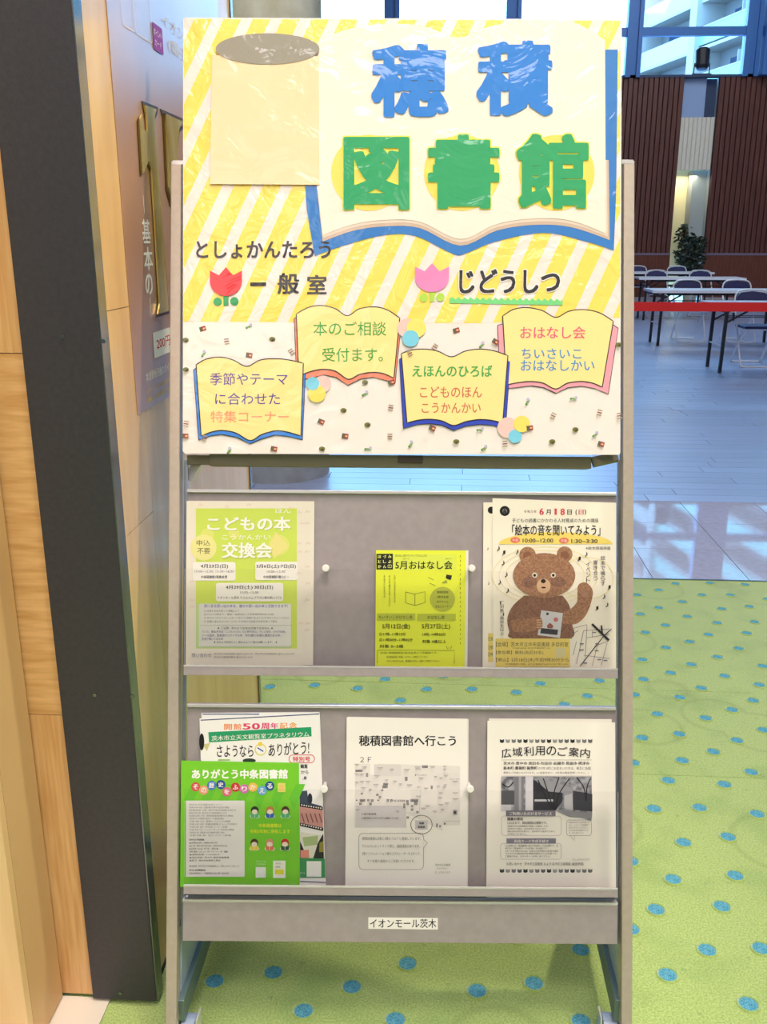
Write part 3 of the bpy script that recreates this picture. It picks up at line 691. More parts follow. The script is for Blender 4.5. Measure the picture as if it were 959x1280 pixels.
# 1: book exchange leaflet
f1 = cm(4.795, 220, 600)
def draw1(q):
    q.rect(122, 170, 728, 1010, (206, 224, 96)); q.rect(122, 740, 690, 1008, (196, 220, 150))
    for x, y, r in ((190, 330, 40), (620, 390, 62), (350, 320, 34)): q.disc(x, y, r, (222, 226, 120))
    q.poly([(560, 400), (600, 310), (680, 400), (590, 470)], (232, 222, 140))
    W = (246, 243, 232)
    q.text('こどもの本', 193, 223, 694, 309, (180, 196, 90), .03); q.text('こどもの本', 190, 220, 690, 305, W, .03); q.text('ほん', 600, 172, 690, 198, W)
    q.text('こうかんかい', 280, 327, 570, 357, W); q.text('交換会', 281, 378, 582, 472, (180, 196, 90), .03); q.text('交換会', 278, 375, 578, 468, W, .03)
    q.disc(168, 405, 78, (234, 228, 150)); q.text('申込', 126, 360, 207, 394, (96, 82, 40)); q.text('不要', 130, 408, 207, 443, (96, 82, 40))
    BX = (242, 238, 226)
    for b_ in ((103, 492, 360, 603), (478, 490, 733, 600), (242, 617, 645, 727)): q.poly(rrect(*b_, 14), BX)
    q.poly(rrect(140, 742, 692, 1000, 8), (228, 226, 214))
    q.text('4月23日(日)', 150, 505, 315, 531, TX, .02); q.text('10:00~12:30, 13:30~16:30', 115, 542, 350, 556, GY); q.text('中条図書館2階集会室', 153, 572, 310, 590, TX, .01)
    q.text('5月6日(土)·7日(日)', 485, 505, 722, 531, TX, .02); q.text('10:00~15:30', 548, 542, 657, 556, GY); q.text('中央図書館1階ロビー', 527, 572, 680, 590, TX, .01)
    q.text('4月29日(土)·30日(日)', 300, 630, 585, 658, TX, .02); q.text('10:00~15:00', 387, 667, 498, 681, GY); q.text('イオンモール茨木 ウエルカムプラザ(1階北側入り口)', 250, 697, 635, 716, TX)
    q.text('家にある思い出の本を、誰かの思い出の本と交換できます!', 172, 745, 672, 765, (86, 90, 190))
    for i, t in enumerate(('① 交換する本を持って会場にいく', '   (おひとり3冊まで、絵本・幼児向け~小学校高学年向けの本)', '② 次の人へのメッセージカードをかく(表紙にもかいた/すきだったところなど)', '③ 会場に並んだメッセージカードの中からお好きな本を持って帰る')):
        q.text(t, 170, 778+i*21, (380, 590, 682, 608)[i], 792+i*21, (128, 126, 136))
    for k in range(46): q.rect(150+k*12, 869, 156+k*12, 871, GY); q.rect(150+k*12, 996, 156+k*12, 998, GY)
    q.text('★ ご注意 : 次のような本は交換できません ★', 250, 880, 585, 895, TX)
    for i, t in enumerate(('マンガ、雑誌(学年誌『こどものとも』など冊子含む)、テレビ絵本、DVD付絵本、', 'シール絵本、図書館のリサイクル本、汚れ/破れ/水濡れ/悪臭のある本、', '名前が書いてある本')):
        q.text(t, 158, 902+i*21, (662, 632, 285)[i], 918+i*21, (100, 92, 150))
    q.text('★ 次の人が気持ちよく読めるようご協力お願いします。 ★', 228, 965, 610, 979, TX)
    q.text('問い合わせ', 98, 1038, 215, 1062, (110, 108, 130)); q.text('茨木市立中央図書館 ☎072-627-4129   茨木市立中条図書館 ☎072-622-2470', 230, 1036, 712, 1048, GY); q.text('茨木市立穂積図書館 ☎072-621-4129', 230, 1056, 460, 1068, GY)
    for x, y in ((150, 150), (310, 160), (440, 150), (690, 168), (745, 195), (760, 260), (740, 380), (748, 430), (95, 610), (100, 760), (95, 720), (750, 860), (740, 560)):
        q.line(smooth_path([(x-14, y+8), (x-4, y-8), (x+4, y+4), (x+14, y-6)], 4), 2.2, (222, 178, 168))
def draw1b(q):
    for x, y in ((792, 190), (790, 260), (795, 380), (788, 430), (792, 520), (795, 620), (790, 720), (792, 860), (788, 900)):
        q.line(smooth_path([(x-14, y+8), (x-4, y-8), (x+4, y+4), (x+14, y-6)], 4), 2.2, (214, 170, 160))
PB = (234, 226, 206)
leaflet('leaflet', 'spare book exchange leaflet whose right edge shows behind the green and cream one', None, -.0155, [(120, 128), (833, 127), (825, 1110), (120, 1110)], PB, f1, draw1b)
leaflet('leaflet', 'cream leaflet with lime green centre announcing a children book exchange, upper shelf left', None, -.014, [(66, 125), (772, 127), (768, 1112), (60, 1110)], PB, f1, draw1)
# 2: yellow leaflet
f2 = cm(4.359, 400, 600)
def draw2(q):
    Y2 = (214, 226, 62); G2 = (84, 90, 34)
    q.rect(312, 405, 745, 492, (222, 234, 88)); q.rect(310, 402, 400, 488, (36, 36, 30))
    for i, r in enumerate(('ほづみ', 'としょ', 'かん')):
        for j, ch in enumerate(r): q.text(ch, 318+j*28, 409+i*27, 336+j*28, 426+i*27, (236, 240, 150), .02)
    q.line(rrect(373, 462, 392, 478, 2), 2, (236, 240, 150), True); q.line([(382, 463), (382, 478)], 2, (236, 240, 150))
    q.text('おはなし会ボランティアさんによる', 413, 405, 585, 418, G2); q.text('がつ', 455, 425, 490, 433, G2); q.text('かい', 686, 425, 720, 433, G2)
    q.text('5月おはなし会', 413, 440, 725, 486, (44, 44, 24), .012)
    for i, t in enumerate(('たのしい絵本のよみきかせ', 'みんなで聞きにきてください', '手あそびもあるよ')): q.vtext(t, 405-i*28, 518, 415-i*28, (668, 690, 640)[i], G2)
    q.line([(470, 610), (520, 622), (575, 608), (575, 668), (520, 684), (470, 670), (470, 610)], 2.5, G2); q.line([(520, 622), (520, 684)], 2.5, G2)
    q.line([(592, 530), (622, 545)], 2, G2); q.line([(600, 562), (632, 575)], 2, G2)
    q.poly([(692, 515), (722, 520), (715, 545), (688, 535)], (50, 50, 30)); q.poly([(664, 562), (690, 545), (698, 560)], (150, 156, 60))
    q.disc(670, 650, 68, (186, 194, 70), n=32)
    for i, t in enumerate(('穂積図書館', '2階児童室', 'あかちゃん', 'えほんコーナー')): q.text(t, (640, 638, 640, 630)[i], 604+i*26, (702, 704, 702, 714)[i], 618+i*26, G2, .01)
    q.rect(313, 727, 522, 765, (186, 196, 66)); q.rect(532, 729, 742, 767, (186, 196, 66))
    q.text('ちいさいこおはなし会', 322, 737, 507, 756, (50, 50, 24), .01); q.text('おはなし会', 588, 738, 682, 758, (50, 50, 24), .01)
    for t, b_ in (('5月12日(金)', (342, 782, 493, 815)), ('5月27日(土)', (557, 782, 712, 815)), ('①11時~11時15分', (325, 831, 470, 849)), ('②11時30分~11時45分', (325, 862, 507, 880)), ('対象 0~3歳', (327, 897, 457, 915)), ('14時~14時30分', (560, 832, 688, 850)), ('対象 4歳以上', (560, 870, 690, 889))): q.text(t, *b_, (50, 50, 24), .012)
    q.line([(690, 905), (700, 922), (706, 908), (712, 922), (722, 905)], 2, G2)
    q.line([(315, 927), (735, 929), (735, 1000)], 2, G2); q.line([(315, 927), (315, 1000)], 2, G2)
    for i, t in enumerate(('(定員) 穂積図書館2階児童室にて先着順です。', '当日直接会場へお越しください。お待ちしています。', '小さいお子さんは、保護者の方と一緒にご参加ください。')): q.text(t, 330+(35 if i else 0), 936+i*22, (645, 590, 655)[i], 948+i*22, G2)
    for k in range(20): q.rect(766, 410+k*25, 769, 420+k*25, (120, 126, 40))
leaflet('leaflet', 'white backing sheet showing behind the right edge of the small yellow leaflet', None, -.0155, [(316, 386), (812, 384), (806, 1030), (316, 1030)], (236, 232, 214), f2)
leaflet('leaflet', 'small bright yellow leaflet for a May story time, middle of upper shelf', None, -.014, [(308, 382), (798, 384), (790, 1030), (303, 1030)], (232, 240, 62), f2, draw2)
# 3: bear leaflet
f3 = cm(4.567, 590, 600)
RD = (214, 74, 84); BR = (132, 92, 66)
m_fur = mat('brown fur ink', (176, 132, 98), .8, noise=((140, 98, 70), 320, (1, 1, 1), 4)); m_fur2 = mat('dark fur ink', (148, 108, 84), .8, noise=((120, 84, 64), 320, (1, 1, 1), 4)); m_muz = mat('muzzle ink', (216, 176, 134), .8)
def draw3(q):
    q.disc(190, 177, 29, (30, 30, 30)); q.disc(190, 177, 14, (120, 116, 108)); q.poly([(176, 190), (190, 160), (204, 190)], (60, 58, 56))
    q.text('令和', 298, 172, 336, 188, TX); q.text('5', 340, 172, 350, 188, RD); q.text('年', 354, 172, 372, 188, TX)
    q.text('6', 388, 161, 413, 199, RD, .03); q.text('月', 425, 168, 453, 197, TX, .02); q.text('1', 474, 163, 487, 199, RD, .02); q.text('8', 508, 163, 533, 200, RD, .03); q.text('日', 547, 169, 573, 198, TX, .02)
    q.text('(', 594, 168, 603, 200, TX, .02); q.text('日', 612, 170, 640, 197, RD, .012); q.text(')', 645, 168, 655, 200, TX, .02)
    q.text('子どもの読書にかかわる人材育成のための講座', 232, 219, 725, 243, TX)
    q.poly(ell(480, 366, 325, 68, 30, 180, 360), (236, 212, 110))
    q.text('「絵本の音を聞いてみよう」', 232, 254, 736, 318, (34, 30, 30), .014)
    for x, y, t in ((250, 343, '午前'), (528, 346, '午後')): q.disc(x, y, 28, (222, 118, 104), 17); q.text(t, x-17, y-8, x+17, y+9, (246, 220, 200))
    q.text('10:00~12:00', 292, 334, 467, 357, TX, .02); q.text('1:30~3:30', 570, 338, 720, 360, TX, .02); q.text('※絵本原画併設', 652, 379, 795, 398, TX)
    for r in (225, 262, 300): q.line(ell(420, 545, r, r*.55, 48), 3, (238, 222, 150), True)
    q.line(ell(660, 560, 150, 120, 40), 3, (238, 222, 150), True)
    q.rect(228, 830, 575, 905, m_fur2); q.poly(smooth_path([(300, 660), (235, 720), (205, 790), (215, 860), (240, 905), (560, 905), (575, 820), (560, 720), (520, 660)], 5), m_fur2)
    q.poly(smooth_path([(520, 820), (600, 820), (660, 760), (692, 660), (685, 615), (650, 585), (610, 600), (605, 660), (600, 700), (560, 740), (510, 760)], 5), m_fur)
    q.disc(648, 655, 20, (168, 130, 106), 14)
    for x, y, r in ((320, 428, 47), (532, 424, 45)): q.disc(x, y, r, m_fur, r*1.0); q.disc(x, y+6, r*.55, (136, 94, 70))
    q.disc(415, 545, 178, m_fur, 128, n=40); q.disc(330, 583, 44, m_fur2, 30); q.disc(495, 583, 44, m_fur2, 30)
    q.disc(412, 605, 40, m_muz, 42)
    for x in (361, 467): q.disc(x, 543, 15, (226, 214, 190)); q.disc(x, 544, 8, (30, 24, 22))
    q.disc(410, 577, 14, (48, 34, 30), 12); q.disc(412, 614, 13, (60, 34, 30), 5)
    q.poly([(398, 743), (522, 760), (505, 902), (378, 885)], (206, 206, 204)); q.poly([(398, 845), (495, 855), (490, 885), (392, 875)], (64, 62, 66)); q.poly([(430, 832), (448, 815), (468, 832), (462, 848), (434, 846)], (150, 92, 80)); q.disc(482, 797, 13, (190, 110, 110)); q.disc(434, 764, 8, (70, 70, 72))
    q.poly(smooth_path([(225, 800), (330, 790), (395, 785), (405, 835), (380, 855), (300, 870), (235, 865)], 5), m_fur)
    for k in range(4): q.line([(372, 800+k*14), (402, 798+k*14)], 5, m_muz)
    for x, y, t in ((185, 415, '♫'), (182, 473, '♪'), (262, 408, '♪'), (615, 450, '♫'), (656, 423, '♪'), (162, 583, '♪'), (207, 630, '♪'), (786, 613, '♫'), (716, 733, '♫'), (758, 665, '♪'), (155, 390, '♪'), (200, 540, '♪'), (775, 712, '♪')): q.text(t, x-9, y-14, x+9, y+14, TX, adv=False)
    q.vtext('絵本で鳴らす', 738, 430, 764, 605, TX); q.vtext('響き合う', 696, 456, 721, 575, TX); q.vtext('イベント', 655, 465, 678, 588, TX); q.vtext('［対象］高校生以上', 163, 690, 186, 887, TX)
    q.rect(138, 905, 562, 1066, (230, 208, 110)); q.text('【会場】茨木市立中央図書館 多目的室', 140, 925, 553, 952, TX); q.text('〒567-0028 茨木市畑田町1-51', 235, 955, 450, 965, TX)
    q.text('【参加費】無料(各回30名)', 140, 974, 410, 998, TX); q.text('【申込】5月18日(木)午前9時30分から', 140, 1015, 555, 1042, TX); q.text('中央図書館へ来館、または電話(072-627-4129)で申し込み', 195, 1046, 552, 1058, TX)
    q.rect(480, 958, 536, 1013, (214, 204, 150))
    for a, b_ in (((570, 850), (660, 825)), ((600, 1050), (640, 860)), ((640, 860), (790, 850)), ((660, 900), (790, 880)), ((700, 950), (780, 920)), ((690, 1060), (720, 940)), ((740, 1060), (775, 930)), ((640, 1000), (790, 1020)), ((575, 880), (610, 860)), ((660, 830), (650, 1010)), ((690, 860), (690, 900)), ((580, 1000), (600, 920))): q.line([a, b_], 2.5, (120, 116, 120))
    q.line([(620, 1062), (760, 885), (800, 850)], 5, (70, 66, 70)); q.line([(688, 822), (785, 915)], 13, (48, 46, 50)); q.line([(742, 830), (748, 885)], 9, (48, 46, 50))
    for x, y in ((630, 935), (718, 935), (630, 970), (715, 975), (765, 1030), (650, 1045), (730, 1025), (700, 870)): q.rect(x-11, y-3, x+11, y+3, (120, 116, 122))
CR = (243, 236, 214)
def draw3b(q):
    q.disc(113, 172, 20, (30, 30, 30)); q.rect(95, 875, 130, 1040, (230, 208, 110))
    for y, t in ((905, '【会'), (955, '【参'), (995, '【申')): q.text(t, 98, y-10, 126, y+12, TX)
    for x, y in ((93, 392), (98, 590), (128, 825)): q.text('♪', x-5, y-9, x+5, y+9, TX)
leaflet('leaflet', 'spare cream leaflet showing to the left behind the brown bear leaflet', None, -.0155, [(68, 128), (760, 130), (757, 1090), (63, 1090)], CR, f3, draw3b)
leaflet('leaflet', 'cream leaflet with a large brown bear drawing, right end of upper shelf', None, -.014, [(120, 104), (826, 130), (826, 1092), (124, 1090)], CR, f3, draw3)
# 4/5: green leaflet in front of the planetarium leaflet
f4 = cm(4.359, 210, 870)
def draw5(q):
    q.line([(180, 132), (826, 98)], 6, (90, 96, 130))
    cs_ = [(238, 150, 92), (238, 150, 92), (224, 74, 104), (224, 74, 104), (224, 82, 120), (222, 90, 130), (240, 160, 90), (240, 170, 90)]
    for i, ch in enumerate('開館50周年記念'): q.text(ch, 308+i*50.5, 152-i*1.2, 352+i*50.5, 185-i*1.2, cs_[i], .03, adv=(i == 0))
    q.poly([(222, 197), (783, 169), (785, 220), (226, 253)], (44, 158, 104)); q.text('茨木市立天文観覧室プラネタリウム', 240, 205, 772, 233, WH, .012, skew=lambda x: (506-x)*.045)
    q.poly([(190, 265), (232, 255), (215, 300)], (206, 200, 140)); q.text('さようなら', 268, 268, 468, 332, K, .01); q.text('ありがとう!', 550, 252, 772, 322, K, .01, skew=lambda x: (660-x)*.07)
    q.disc(507, 292, 33, (226, 216, 120)); q.disc(507, 292, 26, (240, 240, 236)); q.line([(490, 282), (522, 302)], 7, (60, 80, 160)); q.disc(505, 262, 12, (236, 206, 70))
    q.line(rrect(662, 321, 801, 364, 20), 3.5, RD, True); q.text('特別号', 683, 330, 778, 358, RD, .02)
    q.disc(186, 250, 14, (30, 30, 30), 46); q.rect(276, 345, 340, 352, (150, 190, 90)); q.disc(445, 352, 36, (40, 60, 50), 12)
    q.text('観覧', 724, 372, 764, 394, K, .02); q.text('から', 727, 405, 768, 424, K, .01); q.text('.8', 735, 438, 758, 455, K, .01)
    q.poly([(720, 520), (760, 515), (768, 580), (840, 600), (842, 615), (720, 590)], (62, 74, 88)); q.disc(776, 560, 13, (40, 50, 60), 30)
    q.poly([(720, 590), (846, 612), (848, 730), (720, 705)], (206, 150, 140)); q.poly([(720, 585), (846, 605), (846, 622), (720, 602)], (40, 34, 36)); q.poly([(722, 690), (848, 718), (848, 736), (722, 708)], (40, 34, 36))
    for k in range(9): q.rect(728+k*13, 590+k*2.2, 735+k*13, 597+k*2.2, WH); q.rect(728+k*13, 696+k*2.8, 735+k*13, 703+k*2.8, WH)
    for k in range(5): q.line([(730+k*24, 640), (745+k*24, 690)], 6, (130, 84, 80))
    q.poly([(722, 740), (852, 760), (852, 885), (722, 880)], (226, 224, 206)); q.poly([(735, 770), (820, 760), (818, 810), (745, 820)], (170, 190, 130)); q.poly([(722, 790), (752, 860), (722, 885)], (36, 36, 36)); q.poly([(848, 750), (852, 900), (790, 895), (820, 800)], (44, 42, 40)); q.poly([(725, 840), (770, 838), (772, 882), (725, 882)], (226, 140, 120)); q.poly([(828, 800), (848, 790), (850, 850), (826, 850)], (150, 140, 60))
    q.poly([(720, 882), (856, 886), (860, 990), (722, 990)], (54, 142, 84)); q.rect(758, 900, 838, 985, (236, 236, 230)); q.line([(724, 1010), (862, 1016)], 5, (80, 80, 130)); q.text('ポール', 723, 958, 748, 970, WH)
leaflet('leaflet', 'white sheet with a dark line, its top edge showing behind the planetarium leaflet', None, -.0165, [(185, 92), (828, 87), (850, 1045), (205, 1045)], (242, 240, 234), f4, lambda q: q.line([(190, 99), (500, 99)], 6, (70, 84, 140)))
leaflet('leaflet', 'white farewell leaflet of a planetarium with green title band, behind the green leaflet', None, -.015, [(174, 122), (830, 96), (864, 1045), (202, 1045)], (244, 241, 234), f4, draw5)
def draw4(q):
    for k in range(7): q.poly([(90+k*95, 560), (130+k*95, 480), (180+k*95, 480), (120+k*95, 620)], (108, 200, 52))
    q.text('ありがとう中条図書館', 132, 399, 655, 452, (250, 250, 240), .035)
    for (x, y, colr), ch in zip(((153, 495, (214, 84, 80)), (197, 513, (238, 160, 120)), (240, 487, (70, 120, 190)), (290, 483, (48, 76, 150)), (323, 522, (226, 100, 130)), (370, 497, (206, 60, 60)), (418, 506, (214, 110, 180)), (465, 497, (240, 190, 90)), (515, 515, (110, 170, 220)), (557, 490, (36, 84, 150))), 'その歴史をふりかえる'):
        q.disc(x, y, 25, colr); q.text(ch, x-15, y-14, x+15, y+14, WH, .03)
    q.poly(rrect(600, 474, 643, 524, 5), (226, 222, 110)); q.rect(608, 484, 634, 514, (236, 200, 120))
    q.rect(100, 570, 420, 985, (238, 234, 228))
    L = ['昭和40年 3月  茨木市立図書館中条分室としてオープン', '昭和41年 4月  自動車文庫の巡回を開始', '昭和46年 5月  館外貸出冊数を拡大', '昭和52年 6月  茨木市立中条図書館となる', '昭和55年 7月  視覚障害者奉仕を開始', '昭和58年 7月  対面朗読と録音テープの郵送貸出開始', '平成 4年 6月  電算システムの稼動', '平成 6年 4月  移動図書館ともしび号運行', '平成12年 8月  予約本コーナー設置', '平成17年 1月  インターネット予約受付開始', '平成25年 4月  図書館の窓口業務を民間へ委託', '令和 5年 秋  おにクルへ移転']
    for i, t in enumerate(L): q.text(t, 118, 587+i*15.2, 300+(i*37) % 90, 597+i*15.2, (120, 114, 122))
    q.text('茨木市立中条図書館', 118, 778, 200, 788, TX, .02)
    for i, t in enumerate(('▲開館日時 : 昭和40年3月', '▲工 期 : 昭和39年10月24日 ~ 昭和40年3月31日', '▲延床面積 : 地上2階、地下1階、一部地上4階', '            鉄筋コンクリート造', '▲建築面積 : 1,172.83㎡', '▲設計管理 : 茨木市 建設部建築課', '▲施 工 : 株式会社藤原工務店')): q.text(t, 118, 795+i*16, 270+(i*53) % 100, 805+i*16, (96, 92, 100))
    q.text('敷地面積 : 茨木市の中条図書館として親しまれてきました', 118, 922, 390, 932, (120, 114, 122)); q.text('おもな移転先', 118, 944, 208, 954, TX, .02); q.text('市民会館跡地エリア整備事業 文化·子育て複合施設', 118, 961, 335, 971, (96, 92, 100))
    for (x, y, hair, bk) in ((475, 635, (40, 50, 40), (90, 190, 130)), (558, 635, (200, 130, 70), (50, 100, 190)), (642, 635, (80, 54, 34), (80, 180, 120)), (473, 812, (86, 60, 30), (236, 214, 50)), (557, 812, (222, 150, 120), (230, 120, 80)), (640, 812, (206, 50, 44), (50, 90, 60))):
        q.disc(x, y-12, 21, hair, 22); q.disc(x, y-4, 16, (246, 228, 206), 13); q.poly([(x-28, y+22), (x-20, y+5), (x+20, y+5), (x+28, y+22), (x+20, y+30), (x-20, y+30)], (240, 236, 226)); q.poly([(x-22, y+4), (x, y+9), (x+22, y+4), (x+22, y+26), (x, y+31), (x-22, y+26)], bk)
        q.line([(x, y+9), (x, y+31)], 2, (240, 236, 226))
    q.text('中条図書館は', 497, 695, 622, 717, (236, 240, 60), .02); q.text('令和5年秋に移転します', 448, 727, 668, 749, (236, 240, 60), .02)
    q.rect(480, 932, 536, 990, (232, 234, 226)); q.rect(575, 897, 643, 992, (240, 240, 226)); q.rect(586, 945, 634, 972, (226, 220, 60)); q.text('茨木市立', 590, 908, 622, 918, GY); q.text('図書館', 590, 926, 614, 936, GY); q.text('くわしくは', 482, 896, 535, 906, WH); q.text('こちらから', 482, 912, 535, 922, WH)
leaflet('leaflet', 'bright green leaflet with white text panel and small children drawings, lower shelf left', None, -.0125, [(74, 352), (716, 364), (720, 1042), (68, 1040)], (122, 206, 46), f4, draw4)
# 6: map leaflet
f6 = cm(4.795, 410, 870)
def draw6(q):
    q.text('穂積図書館へ行こう', 188, 236, 770, 300, (30, 28, 32), .022); q.text('２Ｆ', 196, 366, 262, 397, (50, 48, 52))
    LG = (222, 216, 208)
    q.poly([(165, 405), (255, 405), (255, 470), (300, 470), (300, 405), (795, 420), (795, 775), (690, 775), (690, 810), (470, 700), (470, 790), (165, 790)], (232, 226, 216)); q.rect(280, 410, 440, 480, LG); q.poly([(170, 660), (468, 660), (468, 788), (170, 788)], (214, 208, 206)); q.rect(525, 745, 600, 800, (206, 202, 200)); q.rect(330, 555, 500, 618, (238, 232, 222)); q.rect(660, 460, 790, 700, (228, 222, 212))
    D2 = (60, 58, 64); G3 = (168, 162, 162); random.seed(11)
    for x, y, a, b_ in ((168, 441, 42, 14), (231, 462, 12, 22), (335, 522, 28, 14), (330, 538, 30, 14), (465, 485, 14, 22), (567, 416, 34, 14), (620, 538, 10, 18), (200, 580, 12, 10), (292, 586, 14, 12), (193, 618, 34, 14), (238, 618, 14, 12), (260, 620, 16, 12), (355, 618, 12, 14), (376, 620, 14, 12), (472, 625, 14, 12), (498, 618, 46, 14), (520, 636, 20, 14), (455, 645, 9, 26), (500, 655, 14, 10), (500, 675, 14, 12), (475, 640, 12, 14), (532, 690, 14, 12), (474, 722, 14, 12), (754, 686, 22, 24), (652, 765, 9, 20), (698, 760, 10, 10), (670, 775, 9, 10), (190, 640, 14, 12), (250, 640, 14, 12), (308, 600, 12, 12), (322, 560, 12, 10)):
        q.rect(x, y, x+a, y+b_, D2); q.rect(x+2.5, y+2.5, x+a-2.5, y+b_-2.5, (200, 194, 190)); q.rect(x+4.5, y+5, x+a-5, y+b_-5, D2)
    for x, y in ((175, 410), (222, 425), (315, 430), (385, 438), (175, 465), (205, 467), (176, 515), (205, 511), (242, 511), (295, 478), (355, 503), (403, 510), (437, 527), (492, 532), (215, 548), (255, 560), (475, 440), (540, 425), (560, 490), (630, 422), (703, 420), (703, 437), (710, 475), (648, 482), (665, 540), (705, 532), (545, 545), (590, 552), (679, 580), (766, 580), (675, 608), (680, 650), (715, 640), (600, 657), (643, 690), (690, 678), (766, 615), (765, 510), (545, 600), (575, 672), (180, 680), (420, 690), (700, 545), (680, 490), (290, 530)):
        wv = random.uniform(9, 18); q.rect(x-wv, y-2, x+wv, y+2, G3); q.rect(x-wv*.6, y+5, x+wv*.6, y+8, G3)
    q.text('イオンスタイル', 527, 430, 560, 446, GY); q.text('● イオンスタイル', 525, 469, 595, 479, TX); q.text('イオンシネマ', 728, 494, 790, 503, TX); q.text('▲', 169, 618, 180, 628, K); q.text('▲', 298, 618, 310, 628, K)
    q.text('P 屋上駐車場側', 392, 622, 465, 634, K, .01); q.text('P 屋外駐車場', 205, 702, 292, 713, K, .01); q.text('立体駐車場 2F·3Fでフロアと連絡しています', 202, 726, 428, 738, K, .01)
    q.line([(165, 790), (165, 660), (470, 660), (470, 790)], 1.5, G3); q.line([(470, 700), (550, 700), (560, 540)], 1.5, G3); q.line([(690, 750), (795, 750)], 1.5, G3)
    q.line(ell(563, 771, 64, 56, 40), 3.2, (30, 28, 32), True); q.text('穂積', 549, 757, 578, 769, K, .02); q.text('図書館', 541, 778, 585, 791, K, .02)
    bub = rrect(188, 822, 576, 1040, 26); q.line(bub, 2.2, GY, True); q.rect(572, 862, 580, 908, (240, 234, 224)); q.line([(576, 860), (600, 880), (576, 910)], 2.2, GY)
    for i, (t, xx0, xx1) in enumerate((('穂積図書館は2階と3階のフロアと連絡しています。', 207, 560), ('ウエルカムエントランス側に、連絡通路があります。', 208, 555), ('2階インフォメーション横のエスカレーターを上がって、', 207, 558), ('すぐ右横の通路からご来館いただけます。', 238, 523))): q.text(t, xx0, 845+i*45, xx1, 864+i*45, (88, 84, 90))
    q.text('茨木市立図書館', 645, 1005, 736, 1019, GY); q.text('キャラクター', 657, 1028, 720, 1040, GY); q.text('としょかんたろう', 645, 1050, 735, 1063, GY)
leaflet('leaflet', 'spare sheet behind the white floor map leaflet, middle of lower shelf', 'white sheets behind the map leaflet', -.016, [(122, 124), (846, 138), (842, 1165), (110, 1165)], (232, 228, 216), f6)
leaflet('leaflet', 'white leaflet with a floor map and speech bubble, middle of lower shelf', None, -.0145, [(115, 127), (838, 136), (838, 1165), (106, 1165)], (246, 241, 230), f6, draw6)
